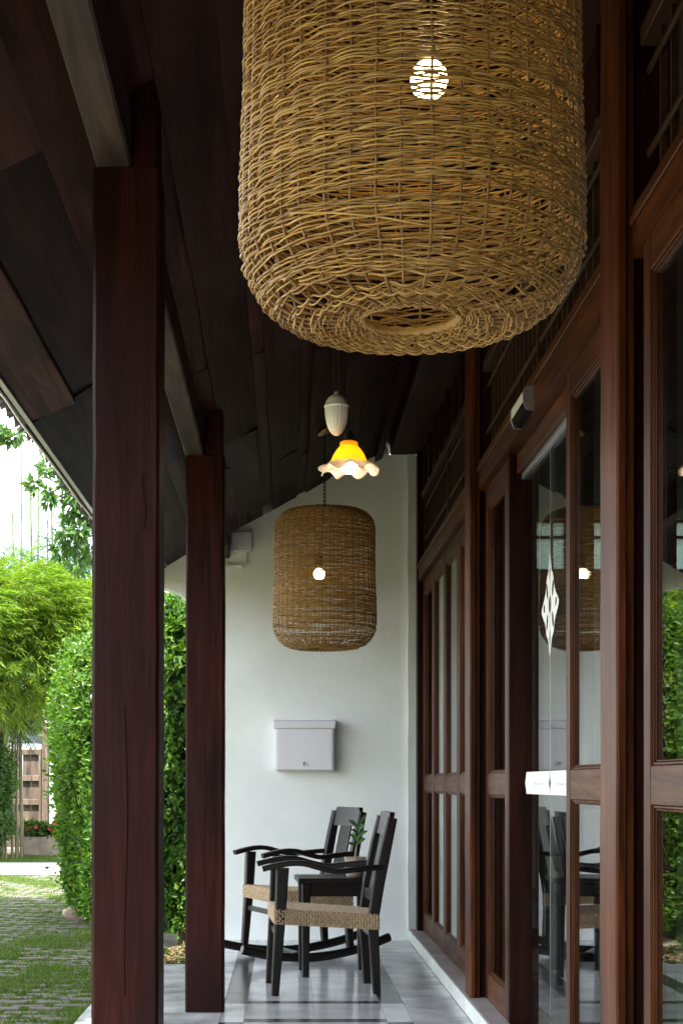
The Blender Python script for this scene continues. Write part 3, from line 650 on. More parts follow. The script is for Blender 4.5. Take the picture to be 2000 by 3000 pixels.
# ------------------------------------------------------------------ wicker lanterns
def lantern_profile():
    p = [(0.088, 0.012), (0.10, 0.003), (0.13, 0.0)]
    p += [(r, 0.0005) for r in np.linspace(0.14, 0.17, 4)]
    for a in np.linspace(R(-86), 0, 20): p.append((0.168 + 0.136 * math.cos(a), 0.139 + 0.139 * math.sin(a)))
    p += [(0.305, 0.18), (0.304, 0.24), (0.300, 0.34), (0.297, 0.45), (0.296, 0.56), (0.297, 0.66)]
    for a in np.linspace(R(4), R(88), 18): p.append((0.192 + 0.105 * math.cos(a), 0.68 + 0.108 * math.sin(a)))
    p += [(0.15, 0.792), (0.10, 0.797), (0.05, 0.80)]
    p = np.array(p); d = np.r_[0, np.cumsum(np.linalg.norm(np.diff(p, axis=0), axis=1))]; return p, d
PROF, PD = lantern_profile(); PL = PD[-1]
def prof_at(s):
    s = np.clip(s, 0, PL); r = np.interp(s, PD, PROF[:, 0]); z = np.interp(s, PD, PROF[:, 1])
    e = 0.004; r2 = np.interp(np.clip(s + e, 0, PL), PD, PROF[:, 0]); z2 = np.interp(np.clip(s + e, 0, PL), PD, PROF[:, 1])
    r1 = np.interp(np.clip(s - e, 0, PL), PD, PROF[:, 0]); z1 = np.interp(np.clip(s - e, 0, PL), PD, PROF[:, 1])
    tr_, tz = r2 - r1, z2 - z1; l = np.hypot(tr_, tz) + 1e-9; return r, z, tz / l, -tr_ / l     # outward normal (nr, nz)
NST = 42
def np_tube(path, rad, nrm, k=5):
    """path (n,3), nrm (n,3) rough normals -> verts, quads"""
    n = len(path); t = np.gradient(path, axis=0); t /= np.linalg.norm(t, axis=1)[:, None] + 1e-9
    u = nrm - (nrm * t).sum(1)[:, None] * t; u /= np.linalg.norm(u, axis=1)[:, None] + 1e-9; w = np.cross(t, u)
    a = 2 * np.pi * np.arange(k) / k
    v = path[:, None, :] + rad * (np.cos(a)[None, :, None] * u[:, None, :] + np.sin(a)[None, :, None] * w[:, None, :])
    i = np.arange(n - 1)[:, None] * k; j = np.arange(k)[None, :]; j2 = (j + 1) % k
    f = np.stack([i + j, i + j2, i + k + j2, i + k + j], -1).reshape(-1, 4); return v.reshape(-1, 3), f
def weave_mesh():
    V, F, off = [], [], 0; s = 0.006; row = 0
    while s < PL - 0.01:
        r0 = np.interp(s, PD, PROF[:, 0]); low = s < 0.30
        nstr = 1 if random.random() < 0.8 else 2
        for q in range(nstr):
            th0 = random.uniform(0, 2 * math.pi); span = 2 * math.pi * random.choice([0.8, 1.0, 1.03, 1.04, 1.06, 1.1]) if not low else 2 * math.pi * random.choice([0.3, 0.5, 1.05])
            if random.random() < 0.07: span *= 0.6
            n = max(24, int(span / (2 * math.pi) * NST * 4)); th = th0 + np.linspace(0, span, n)
            amp = 0.0017 if low else 0.0012
            ss = s + random.uniform(-0.002, 0.002) + amp * np.sin(th * random.choice([2, 3, 5]) + random.uniform(0, 6)) + 0.0008 * np.sin(th * random.choice([7, 9, 13]) + random.uniform(0, 6))
            ss += np.linspace(0, 1, n) * random.uniform(-0.0055, 0.0055) + 0.0005 * np.sin(th * NST / 2 * random.choice([1, 1.03]) + random.uniform(0, 6)) * (1.8 if low else 1.0)
            r, z, nr, nz = prof_at(ss)
            wv = np.cos(th * NST / 2 + math.pi * (row % 2) + (0.25 * np.sin(3 * th))) * 0.0046 + random.uniform(-0.0008, 0.0012) + (0.003 * random.random() if low else 0)
            r = r + nr * wv; z = z + nz * wv
            pth = np.stack([r * np.cos(th), r * np.sin(th), z], 1); nm = np.stack([nr * np.cos(th), nr * np.sin(th), nz], 1)
            v, f = np_tube(pth, random.uniform(0.0014, 0.0021), nm, 5)
            V.append(v); F.append(f + off); off += len(v); row += 1
        s += random.uniform(0.0036, 0.0052) if not low else random.uniform(0.0036, 0.0056)
    # loose diagonal strands worked in by hand
    for q in range(70):
        s0 = random.uniform(0.02, PL - 0.06); th0 = random.uniform(0, 6.28); n = 30; span = random.uniform(0.4, 1.3); th = th0 + np.linspace(0, span, n)
        ss = s0 + np.linspace(0, random.uniform(-0.05, 0.05), n); r, z, nr, nz = prof_at(ss); wv = 0.004 + 0.003 * np.cos(th * NST / 2)
        r = r + nr * wv; z = z + nz * wv
        v, f = np_tube(np.stack([r * np.cos(th), r * np.sin(th), z], 1), random.uniform(0.0015, 0.0022), np.stack([nr * np.cos(th), nr * np.sin(th), nz], 1), 5)
        V.append(v); F.append(f + off); off += len(v)
    return mesh_np('weave', np.concatenate(V), np.concatenate(F), M['wicker'], True)
WEAVE = weave_mesh()
ss = np.linspace(0.0, PL, 60); r_, z_, nr_, nz_ = prof_at(ss)
sv, sf = np_tube(np.stack([r_, 0.0012 * np.sin(ss * 40), z_], 1), 0.0024, np.tile([0.0, 1.0, 0.0], (60, 1)), 6)
STAKE = mesh_np('stake', sv, sf, M['stake'], True)
rv = []
tt = np.linspace(0, 2 * math.pi, 73); rv.append(np.stack([(0.088 + 0.0015 * np.cos(tt * 24)) * np.cos(tt), (0.088 + 0.0015 * np.cos(tt * 24)) * np.sin(tt), 0.010 + 0.0015 * np.sin(tt * 24)], 1))
v, f = np_tube(rv[0], 0.0075, np.tile([0, 0, 1.0], (73, 1)), 7); RIM = mesh_np('rim', v, f, M['wicker'], True)
def lantern(label, x, y, zb, rz, bulb_dx):
    t = thing('wicker_lantern', label, 'lantern', (x, y, zb), rz, 'wicker lanterns hanging along the veranda'); t.scale = (0.972, 0.972, 1.0)
    w = link_mesh('weave', WEAVE, t); w['kind'] = 'stuff'
    for k in range(NST): link_mesh('stake', STAKE, t, None, (0, 0, 2 * math.pi * (k + random.uniform(-0.12, 0.12)) / NST))
    link_mesh('rim', RIM, t)
    c, s_ = math.cos(-rz), math.sin(-rz); bx, by = bulb_dx * c, bulb_dx * s_
    b = MB(); b.lathe([(0.0005, -0.034), (0.014, -0.031), (0.027, -0.021), (0.034, -0.002), (0.031, 0.015), (0.021, 0.027), (0.012, 0.031)], 18, cap=True); b.build('bulb', M['bulb'], t, (bx, by, 0.425))
    b = MB(); b.lathe([(0.004, 0.032), (0.018, 0.036), (0.019, 0.11), (0.008, 0.125)], 14, cap=True); b.build('socket', M['iron'], t, (bx, by, 0.425))
    b = MB(); b.tube([(bx, by, 0.545), (bx * 0.5, by * 0.5, 0.68), (0, 0, 0.81)], 0.0035, 6); b.build('flex', M['iron'], t)
    zc = roofz(x) - zb
    b = MB(); b.lathe([(0.001, 0), (0.05, 0), (0.052, -0.018), (0.02, -0.028), (0.001, -0.03)], 18, (0, 0, 0)); b.build('ceiling_rose', M['brass'], t, (-0.0, 0, zc - 0.01), (0, -SL, -rz))
    b = MB(); zz = 0.803; k = 0; pitch = 0.021
    while zz < zc - 0.19:
        q = []; a0 = (math.pi / 2) * (k % 2) + 0.3
        for j in range(13):
            a = 2 * math.pi * j / 12; u = 0.0085 * math.cos(a); q.append((u * math.cos(a0), u * math.sin(a0), zz + 0.013 + 0.0145 * math.sin(a)))
        b.tube(q, 0.0024, 5, False); zz += pitch; k += 1
    b.build('chain', M['iron'], t)
    for ph in (0, math.pi):
        b = MB(); b.tube([(0.006 * math.cos(ph + j * 0.9), 0.006 * math.sin(ph + j * 0.9), zz - 0.01 + (zc - 0.02 - zz) * j / 14) for j in range(15)], 0.003, 5); b.build('twisted_cord', M['iron'], t)
    return t
lantern('large wicker drum lantern hanging closest to the viewer, its round base opening visible', 0.22, 2.69, 1.893, 0.4, 0.032)
lantern('far wicker drum lantern hanging on a chain before the white wall', 0.225, 8.85, 1.862, 2.1, -0.032)

# ------------------------------------------------------------------ pendant lamp with ceramic counterweight
PX, PY, PZ, PS = 0.239, 5.8, 2.2586, 0.892
pl = thing('pendant_lamp', 'amber ruffled glass lamp with white ceramic acorn counterweight on cords', 'lamp', (PX, PY, PZ)); pl.scale = (PS, PS, PS)
NR = 96
def ruffle(r, z, t, i):
    k = max(0.0, (i - 5) / 7.0); w = math.sin(8 * t); return r + 0.010 * k * k * w, z + 0.013 * k * k * math.cos(8 * t)
prof = [(0.030, 0.128), (0.036, 0.124), (0.035, 0.112), (0.040, 0.104), (0.052, 0.090), (0.064, 0.070), (0.071, 0.052), (0.078, 0.040), (0.086, 0.032), (0.099, 0.026), (0.110, 0.022), (0.118, 0.015), (0.121, 0.006)]
b = MB(); b.lathe(prof, NR, mod=ruffle); sh = b.build('shade', M['shade'], pl)
so = sh.modifiers.new('thickness', 'SOLIDIFY'); so.thickness = 0.003
b = MB(); b.lathe([(0.0005, -0.044), (0.018, -0.040), (0.034, -0.022), (0.038, 0.0), (0.032, 0.018), (0.020, 0.036), (0.014, 0.05)], 20, cap=True); b.build('bulb', M['bulb2'], pl, (0, 0, 0.038))
b = MB(); b.lathe([(0.006, 0.182), (0.013, 0.178), (0.020, 0.160), (0.021, 0.135), (0.032, 0.131), (0.032, 0.126), (0.014, 0.122), (0.012, 0.09)], 18); b.build('lamp_holder', M['iron'], pl)
def flute(r, z, t, i):
    k = 1.0 if 3 <= i <= 9 else 0.0; return r * (1 + 0.045 * k * (abs(math.sin(9 * t)) - 0.5)), z
ac = (-0.052, 0.0, 0.155)
b = MB(); b.lathe([(0.0005, 0.0), (0.012, 0.002), (0.024, 0.012), (0.034, 0.030), (0.042, 0.052), (0.047, 0.078), (0.049, 0.10), (0.049, 0.116), (0.049, 0.120)], 72, ac, flute); acn = b.build('counterweight', M['ceramic'], pl)
b = MB(); b.lathe([(0.0495, 0.119), (0.053, 0.121), (0.053, 0.127), (0.0495, 0.130), (0.047, 0.142), (0.038, 0.158), (0.024, 0.170), (0.013, 0.174)], 36, ac); b.build('acorn_cap', M['ceramic'], acn)
b = MB(); b.lathe([(0.013, 0.173), (0.011, 0.180), (0.006, 0.188), (0.0005, 0.191)], 14, ac); b.build('finial', M['ceramic'], acn)
ztop = (roofz(PX) - PZ) / PS
for pth in ([(0, 0, 0.18), (-0.004, 0, 0.40), (0.0, 0, ztop + 0.005)], [(-0.060, 0.0, 0.335), (-0.062, 0, 0.5), (-0.056, 0, ztop - 0.02)], [(-0.040, 0.0, 0.335), (-0.042, 0, 0.5), (-0.038, 0, ztop - 0.01)]):
    b = MB(); b.tube(pth, 0.0028, 6); b.build('cord', M['iron'], pl)
b = MB(); b.box(-0.08, 0.03, -0.03, 0.03, -0.025, 0.0, 0.006); b.build('ceiling_rose', M['brass'], pl, (0, 0, ztop + 0.005), (0, -SL, 0))

# ------------------------------------------------------------------ chairs, table, pot plant
def weave_seat(t, slope=0.035):
    """box seat wrapped in cord: local x forward"""
    x0, x1, h = -0.262, 0.272, 0.076
    def W(x): return 0.230 + 0.042 * (x - x0) / (x1 - x0)
    def top(x): return 0.405 + slope * (x - x0) / (x1 - x0)
    b = MB(); b.loft([[(x, -W(x) + 0.005, top(x) - h + 0.003), (x, W(x) - 0.005, top(x) - h + 0.003), (x, W(x) - 0.005, top(x) - 0.003), (x, -W(x) + 0.005, top(x) - 0.003)] for x in (x0 + 0.004, x1 - 0.004)])
    seat = b.build('seat', M['woven'], t)
    V, F, off = [], [], 0
    def strand(path, rad, nm):
        nonlocal off
        p = np.array(path, float); v, f = np_tube(p, rad, np.tile(nm, (len(p), 1)).astype(float), 5); V.append(v); F.append(f + off); off += len(v)
    nxs = 44
    for k in range(nxs):
        x = x0 + 0.006 + (x1 - x0 - 0.012) * k / (nxs - 1); z = top(x)
        p = []
        for j in range(46):
            yy = -W(x) + 2 * W(x) * j / 45; p.append((x, yy, z + 0.0035 * math.sin(j * math.pi / 1.5 + k * math.pi)))
        strand(p, 0.0058, (0, 0, 1))
    for sgn in (-1, 1):
        for k in range(36):
            x = x0 + 0.008 + (x1 - x0 - 0.016) * k / 35; z = top(x)
            strand([(x + 0.0035 * math.sin(j * 2.1), sgn * (W(x) + 0.0028 * math.sin(j * 1.57 + k * math.pi)), z + 0.002 - h * j / 8) for j in range(9)], 0.0056, (1, 0, 0))
        for j in range(6):
            z_ = [top(x0) - h * (j + 0.5) / 6, top(x1) - h * (j + 0.5) / 6]
            strand([(x0 + (x1 - x0) * q / 60, sgn * (W(x0 + (x1 - x0) * q / 60) + 0.0035 * math.sin(q * 1.85 + j * math.pi)), z_[0] + (z_[1] - z_[0]) * q / 60) for q in range(61)], 0.0045, (0, 0, 1))
    for xx, sgn in ((x1, 1), (x0, -1)):
        w = W(xx)
        for k in range(38):
            yy = -w + 0.006 + (2 * w - 0.012) * k / 37
            strand([(xx + sgn * 0.0028 * math.sin(j * 1.57 + k * math.pi), yy, top(xx) + 0.002 - h * j / 8) for j in range(9)], 0.0056, (0, 1, 0))
        for j in range(6):
            z_ = top(xx) - h * (j + 0.5) / 6
            strand([(xx + sgn * 0.0035 * math.sin(q * 1.9 + j * math.pi), -w + 2 * w * q / 60, z_) for q in range(61)], 0.0045, (0, 0, 1))
    wv = link_mesh('cord_weave', mesh_np('cord_weave', np.concatenate(V), np.concatenate(F), M['woven'], True), seat); wv['kind'] = 'stuff'
def chair(name, label, loc, rz, rocking):
    t = thing(name, label, 'chair', loc, rz)
    zl = 0.062 if rocking else 0.0
    for s in (-1, 1):
        yy = s * 0.248; yb = s * 0.205
        b = MB(); b.bar((0.272, yy, zl if rocking else 0.0), (0.245, yy, 0.40), (0.040, 0.040), (0.055, 0.05), up=(0, 1, 0)); b.bar((0.245, yy, 0.40), (0.232, yy, 0.652), (0.055, 0.05), (0.064, 0.046), up=(0, 1, 0)); b.build('front_leg', M['furn'], t)
        b = MB(); b.bar((-0.255, yb, zl + (0.012 if rocking else 0)), (-0.235, yb, 0.38), (0.042, 0.040), (0.055, 0.045)); b.build('back_leg', M['furn'], t)
        b = MB(); b.sweep([(-0.235, yb, 0.37), (-0.262, yb, 0.55), (-0.302, yb, 0.75), (-0.336, yb, 0.905)], [(0.055, 0.042), (0.06, 0.042), (0.058, 0.042), (0.05, 0.042)]); b.build('back_post', M['furn'], t)
        xs = np.linspace(0.335, -0.285, 22); pth = []
        for x in xs:
            u = (0.335 - x) / 0.62; z = 0.646 + 0.034 * math.sin(min(1, u / 0.42) * math.pi * 0.66) - 0.040 * math.exp(-((u - 0.62) / 0.20) ** 2) - 0.004 * u - 0.020 / (1 + math.exp(-(u - 0.78) * 22))
            pth.append((x, s * (0.252 - 0.040 * u + 0.022 * math.sin(u * math.pi)), z))
        b = MB(); b.sweep(pth, [(0.028, 0.056 - 0.020 * max(0, (i - 12) / 10)) for i in range(22)], up=(0, 1, 0), smooth=False); b.build('armrest', M['furn'], t)
    def at_back(z):
        return -0.262 + (z - 0.55) * (-0.336 + 0.262) / (0.905 - 0.55)
    b = MB(); zs = (0.815, 0.93); rings = []
    for yy, top_ in ((-0.1835, 0.915), (-0.173, 0.932), (0.173, 0.932), (0.1835, 0.915)):
        rings.append([(at_back(0.815) - 0.013, yy, 0.815), (at_back(0.815) + 0.013, yy, 0.815), (at_back(top_) + 0.013, yy, top_), (at_back(top_) - 0.013, yy, top_)])
    b.loft(rings); b.build('top_rail', M['furn'], t)
    b = MB(); b.bar((at_back(0.49), -0.1835, 0.495), (at_back(0.49), 0.1835, 0.495), (0.024, 0.055), up=(0, 0, 1)); b.build('lower_rail', M['furn'], t)
    for yy in (-0.07, -0.035, 0.0, 0.035, 0.07):
        b = MB(); b.bar((at_back(0.52), yy, 0.52), (at_back(0.82), yy, 0.82), (0.012, 0.024)); b.build('back_slat', M['furn'], t)
    b = MB(); b.bar((0.25, -0.225, 0.30), (0.25, 0.225, 0.30), (0.022, 0.03), up=(0, 0, 1)); b.build('seat_stretcher', M['furn'], t)
    b = MB(); b.bar((-0.238, -0.184, 0.30), (-0.238, 0.184, 0.30), (0.022, 0.03), up=(0, 0, 1)); b.build('seat_stretcher', M['furn'], t)
    weave_seat(t)
    if rocking:
        for s in (-1, 1):
            b = MB(); pth = []
            for x in np.linspace(0.47, -0.53, 20): pth.append((x, s * (0.248 - 0.043 * (0.272 - x) / 0.527), 0.026 + 0.33 * (x - 0.02) ** 2))
            b.sweep(pth, (0.052, 0.044), up=(0, 1, 0), c=0.3); b.build('rocker', M['furn'], t)
        b = MB(); b.bar((0.10, -0.226, 0.05), (0.10, 0.226, 0.05), (0.05, 0.018), up=(0, 0, 1)); b.build('rocker_stretcher', M['furn'], t)
    return t
chair('armchair', 'dark wooden armchair with woven cord seat and straight legs, nearest on the tiles', (0.20, 8.09, 0), R(180 + 4), False)
chair('rocking_chair', 'dark wooden rocking chair with woven cord seat and curved rockers by the wall', (0.085, 9.53, 0), R(180 + 21), True)

tb = thing('side_table', 'small dark square table standing between the two chairs', 'table', (0.275, 8.735, 0), R(3))
b = MB(); b.box(-0.215, 0.215, -0.20, 0.20, 0.522, 0.553, 0.006); b.build('table_top', M['furn'], tb)
b = MB(); b.box(-0.17, 0.17, -0.165, -0.147, 0.45, 0.5215, 0.002); b.box(-0.17, 0.17, 0.147, 0.165, 0.45, 0.5215, 0.002); b.box(-0.176, -0.158, -0.146, 0.146, 0.451, 0.5213, 0.002); b.box(0.158, 0.176, -0.146, 0.146, 0.451, 0.5213, 0.002); b.build('apron', M['furn'], tb)
for (x, yy) in ((-0.172, -0.16), (0.172, -0.16), (-0.172, 0.16), (0.172, 0.16)):
    b = MB(); b.bar((x, yy, 0), (x * 0.985, yy, 0.5215), (0.038, 0.036), (0.050, 0.046)); b.build('leg', M['furn'], tb)
pp = thing('potted_plant', 'small leafy plant in a pale wooden pot on the side table', 'plant', (0.395, 8.70, 0.5535))
b = MB(); b.lathe([(0.001, 0.0), (0.048, 0.0), (0.050, 0.004), (0.063, 0.112), (0.057, 0.112), (0.053, 0.09), (0.001, 0.09)], 22); b.build('pot', M['pot'], pp)
b = MB(); b.lathe([(0.001, 0.102), (0.03, 0.100), (0.052, 0.094)], 14, mod=lambda r, z, t, i: (r, z + 0.006 * math.sin(5 * t + i))); b.build('bark_mulch', M['bark'], pp)
b = MB(); b.tube([(0.0, 0, 0.09), (0.005, 0, 0.15), (0.016, 0, 0.22), (0.03, 0.0, 0.30)], [0.007, 0.006, 0.005, 0.003], 6); b.build('stem', M['culmg'], pp)
for k in range(8):
    z = 0.165 + 0.018 * k; x0 = 0.005 + 0.0019 * k; a = (0 if k % 2 else math.pi) + random.uniform(-0.9, 0.9); ln = random.uniform(0.045, 0.075); w = random.uniform(0.009, 0.015)
    d = Vector((math.cos(a), 0.45 * math.sin(a), random.uniform(0.05, 0.5) + 0.06 * k)).normalized(); sd = d.cross(Vector((0.5 * math.sin(k * 2.1), -1, 0.7 + 0.5 * math.cos(k * 3.3)))).normalized(); fn = sd.cross(d); rings = []
    for j in range(6):
        u = j / 5; c = Vector((x0, 0, z)) + d * (ln * u) + Vector((0, 0, 0.035 * u - 0.035 * u * u + 0.02 * u * (k / 12))); ww = w * math.sin(math.pi * min(0.97, u * 0.9 + 0.08)) + 0.001
        rings.append([c - sd * ww + fn * 0.004, c - fn * 0.0012, c + sd * ww + fn * 0.004, c + fn * 0.0008])
    b = MB(); b.loft(rings); b.build('leaf', M['orchid'], pp)

# ------------------------------------------------------------------ garden
def leaves(name, P, D, N, Ls, Ws, mat, fold=0.25, droop=0.0):
    """one folded diamond leaf per row: base P, direction D, normal N"""
    P = np.asarray(P, float); D = np.asarray(D, float); N = np.asarray(N, float); Ls = np.asarray(Ls)[:, None]; Ws = np.asarray(Ws)[:, None]
    D /= np.linalg.norm(D, axis=1)[:, None] + 1e-9; S = np.cross(D, N); S /= np.linalg.norm(S, axis=1)[:, None] + 1e-9; N = np.cross(S, D)
    a = P; mid = P + D * Ls * 0.42; t = P + D * Ls - np.array([0, 0, 1.0]) * Ls * droop
    l = mid + S * Ws * 0.5 + N * Ws * fold; r = mid - S * Ws * 0.5 + N * Ws * fold
    V = np.stack([a, r, t, l], 1).reshape(-1, 3); n = len(P); i = np.arange(n)[:, None] * 4
    F = np.concatenate([np.concatenate([i, i + 1, i + 2], 1), np.concatenate([i, i + 2, i + 3], 1)])
    return mesh_np(name, V, F, mat)
def unit(n):
    v = rng.normal(size=(n, 3)); return v / np.linalg.norm(v, axis=1)[:, None]

# pavers with grass in the joints
px_, py_ = 0.235, 0.118
cand = []
yy = 7.0; row = 0
while yy < 20.2:
    lo, hi = -0.215 * yy - 0.15, min(-0.97, -0.105 * yy)
    k0 = math.floor(lo / px_)
    for k in range(k0, int(hi / px_) + 1):
        x = k * px_ + (0.5 * px_ if row % 2 else 0)
        if lo < x and x + px_ / 2 < hi: cand.append((x, yy))
    yy += py_; row += 1
pv = MB(); pv.box(-px_ / 2 + 0.021, px_ / 2 - 0.021, -py_ / 2 + 0.018, py_ / 2 - 0.018, -0.05, 0.0, 0.008); pm0 = None
paving = bpy.data.objects.new('garden_paving', None); col.objects.link(paving); paving.location = (0, 0, GZ); tag(paving, kind='structure')
inview = [c for c in cand if -0.195 * c[1] < c[0] < -0.12 * c[1] and c[1] > 7.6]
inview.sort(key=lambda c: c[1]); near = set(inview[:298]); rest = MB()
for c in cand:
    h = random.uniform(0.006, 0.020); rz = random.uniform(-0.03, 0.03)
    if c in near:
        if pm0 is None: pm0 = pv.build('paver', M['paver'], paving, (c[0], c[1], h), (random.uniform(-.02, .02), random.uniform(-.02, .02), rz)).data
        else: link_mesh('paver', pm0, paving, (c[0], c[1], h), (random.uniform(-.02, .02), random.uniform(-.02, .02), rz))
    else: rest.box(c[0] - px_ / 2 + 0.021, c[0] + px_ / 2 - 0.021, c[1] - py_ / 2 + 0.018, c[1] + py_ / 2 - 0.018, -0.05, h, 0.008)
ro = rest.build('paver_field', M['paver'], paving); ro['kind'] = 'stuff'
# grass blades: thick between stones and in patches
NG = 300000
gy = 7.0 + (26.0 - 7.0) * rng.random(NG) ** 0.8; gx = -gy * (0.10 + 0.12 * rng.random(NG)); ok = gx < -0.97; gx, gy = gx[ok], gy[ok]
def fbm(x, y): return 0.5 + 0.25 * np.sin(x * 3.1 + 1.7 * np.sin(y * 1.3)) + 0.2 * np.sin(y * 2.3 + 2.1 * np.sin(x * 1.9 + 0.5)) + 0.15 * np.sin(x * 9.1 + y * 5.3)
rowi = np.floor((gy - 7.0 + py_ / 2) / py_); fy = np.abs((gy - 7.0 + py_ / 2) / py_ - rowi - 0.5) * 2; fx = gx - (rowi % 2) * 0.5 * px_; fx = np.abs((fx + px_ / 2) / px_ - np.floor((fx + px_ / 2) / px_) - 0.5) * 2
joint = (fy > 0.66) | (fx > 0.80); patch = fbm(gx, gy) + 0.25 * (gx > -0.155 * gy) > 0.70
keep = (joint & (rng.random(len(gx)) < 0.75)) | (patch & (rng.random(len(gx)) < 0.40)) | (gy > 23.4) | (rng.random(len(gx)) < 0.03)
keep &= ~((gy > 20.4) & (gy < 23.3)); gx, gy = gx[keep], gy[keep]; n = len(gx)
a = rng.random(n) * 6.283; h = rng.uniform(0.014, 0.040, n) * np.where(fbm(gx, gy) > 0.7, 1.3, 0.8); w = rng.uniform(0.003, 0.007, n)
base = np.stack([gx, gy, np.full(n, GZ)], 1); sd = np.stack([np.cos(a), np.sin(a), np.zeros(n)], 1); ln = np.stack([rng.normal(0, 0.35, n), rng.normal(0, 0.35, n), np.ones(n)], 1)
V = np.stack([base - sd * w[:, None], base + sd * w[:, None], base + ln * h[:, None]], 1).reshape(-1, 3)
go = link_mesh('grass', mesh_np('grass', V, np.arange(3 * n).reshape(-1, 3), M['grass'])); tag(go, 'short green grass growing between the garden pavers', 'grass', kind='stuff')

# clipped hedge curving behind the end wall
def hedge_pts(n):
    """surface points of a thick curved ribbon; returns pos, outward normal"""
    cx = np.array([[-0.15, 11.75], [-0.75, 11.75], [-1.25, 12.3], [-1.58, 13.4], [-1.74, 14.8]])
    d = np.r_[0, np.cumsum(np.linalg.norm(np.diff(cx, axis=0), axis=1))]; L = d[-1]
    s = rng.random(n) * (L + 0.45); z = rng.random(n) ** 0.9; side = rng.random(n); sc = np.minimum(s, L)
    x = np.interp(sc, d, cx[:, 0]); yv = np.interp(sc, d, cx[:, 1]); t = np.stack([np.interp(np.minimum(sc + .05, L), d, cx[:, 0]) - np.interp(np.maximum(sc - .05, 0), d, cx[:, 0]), np.interp(np.minimum(sc + .05, L), d, cx[:, 1]) - np.interp(np.maximum(sc - .05, 0), d, cx[:, 1])], 1)
    t /= np.linalg.norm(t, axis=1)[:, None] + 1e-9; nl = np.stack([t[:, 1], -t[:, 0]], 1)           # towards +x side
    H = np.interp(sc, [0, 0.9, 1.6, 2.6, L], [2.62, 2.56, 2.46, 2.33, 2.14])
    u = z; prof_w = 0.36 * (0.50 + 0.62 * np.sqrt(np.clip(u / 0.55, 0, 1))) * np.sqrt(np.clip(1 - ((u - 0.6) / 0.42) ** 4 * (u > 0.6), 0, 1))
    ang = rng.random(n) * 2 * math.pi
    over = s > L
    wside = np.where(side < 0.75, -1, 1)       # mostly the garden (left/front) side
    off = prof_w * (0.80 + 0.22 * rng.random(n)) + 0.04 * np.sin(sc * 5 + u * 9) + 0.03 * np.sin(sc * 11 - u * 17)
    px = x + nl[:, 0] * off * wside; py = yv + nl[:, 1] * off * wside; nn = np.stack([nl[:, 0] * wside, nl[:, 1] * wside, 0.2 + 0.9 * (u - 0.5)], 1)
    th = (rng.random(n) - 0.5) * math.pi; ex_ = np.stack([t[:, 0] * np.cos(th) + nl[:, 0] * np.sin(th), t[:, 1] * np.cos(th) + nl[:, 1] * np.sin(th)], 1)
    px = np.where(over, x + ex_[:, 0] * off, px); py = np.where(over, yv + ex_[:, 1] * off, py); nn = np.where(over[:, None], np.concatenate([ex_, 0.2 + 0.9 * (u[:, None] - 0.5)], 1), nn)
    # the near end cap facing the veranda
    return np.stack([px, py, GZ + 0.08 + u * H], 1), nn
hd = thing('hedge', 'tall clipped leafy green hedge curving away behind the timber posts', 'hedge', (-1.2, 12.5, GZ))
NH = 60000
P, N = hedge_pts(NH); N = N / np.linalg.norm(N, axis=1)[:, None]
D = N * 0.55 + unit(NH) * 0.8 + np.array([0, 0, 0.25]); Ls = rng.uniform(0.026, 0.070, NH) ; stray = rng.random(NH) < 0.05; P = P + np.where(stray[:, None], N * rng.uniform(0.03, 0.13, (NH, 1)) + np.array([0, 0, 0.03]), 0)
hm = leaves('foliage', P - np.array([-1.2, 12.5, GZ]), D, N + unit(NH) * 0.5, Ls, Ls * rng.uniform(0.45, 0.62, NH), M['hedge']); link_mesh('foliage', hm, hd)
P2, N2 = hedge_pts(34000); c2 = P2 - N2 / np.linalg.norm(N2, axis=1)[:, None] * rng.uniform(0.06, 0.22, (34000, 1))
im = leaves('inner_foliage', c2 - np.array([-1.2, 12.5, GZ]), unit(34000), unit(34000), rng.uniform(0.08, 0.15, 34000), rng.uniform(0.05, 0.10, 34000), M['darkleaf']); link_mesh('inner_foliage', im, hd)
for (x, yv) in ((-0.4, 11.75), (-0.8, 11.8), (-1.2, 12.3), (-1.5, 13.1), (-1.75, 14.1), (-1.85, 14.8)):
    b = MB((-1.2, 12.5, GZ)); b.tube([(x, yv, GZ - 0.02), (x + 0.03, yv + 0.02, GZ + 0.7), (x - 0.02, yv, GZ + 1.8)], [0.03, 0.024, 0.012], 7); b.build('stem', M['bark'], hd)
# leaf litter bed against the end of the floor
NL = 2500; lp = np.stack([rng.uniform(-1.3, -0.46, NL), rng.uniform(9.2, 11.4, NL), np.full(NL, GZ + 0.01)], 1)
ll = link_mesh('leaf_litter', leaves('leaf_litter', lp, unit(NL) * np.array([1, 1, 0.3]), np.tile([0, 0, 1.0], (NL, 1)) + unit(NL) * 0.3, rng.uniform(0.03, 0.07, NL), rng.uniform(0.015, 0.03, NL), leafmat('litter_leaf', (0.10, 0.05, 0.025), (0.05, 0.075, 0.02), 0.1, 0.7)))
tag(ll, 'fallen leaves on the soil at the foot of the hedge', 'leaves', kind='stuff')
# low plants at hedge foot
for k, (x, yv, lab) in enumerate(((-1.0, 10.35, 'low green seedling at the foot of the hedge beside the porch end'),)):
    t = thing('ground_plant', lab, 'plant', (x, yv, GZ)); n = 160; base = np.stack([rng.normal(0, 0.09, n), rng.normal(0, 0.09, n), rng.uniform(0.02, 0.16, n)], 1)
    link_mesh('foliage', leaves('foliage', base, unit(n) + np.array([0, 0, 0.4]), unit(n) + np.array([0, 0, 1.0]), rng.uniform(0.03, 0.06, n), rng.uniform(0.02, 0.035, n), M['hedge']), t)
    for q in range(4):
        b = MB(); b.tube([(0, 0, 0), (random.uniform(-.06, .06), random.uniform(-.06, .06), 0.14)], 0.003, 5); b.build('stem', M['culmg'], t)
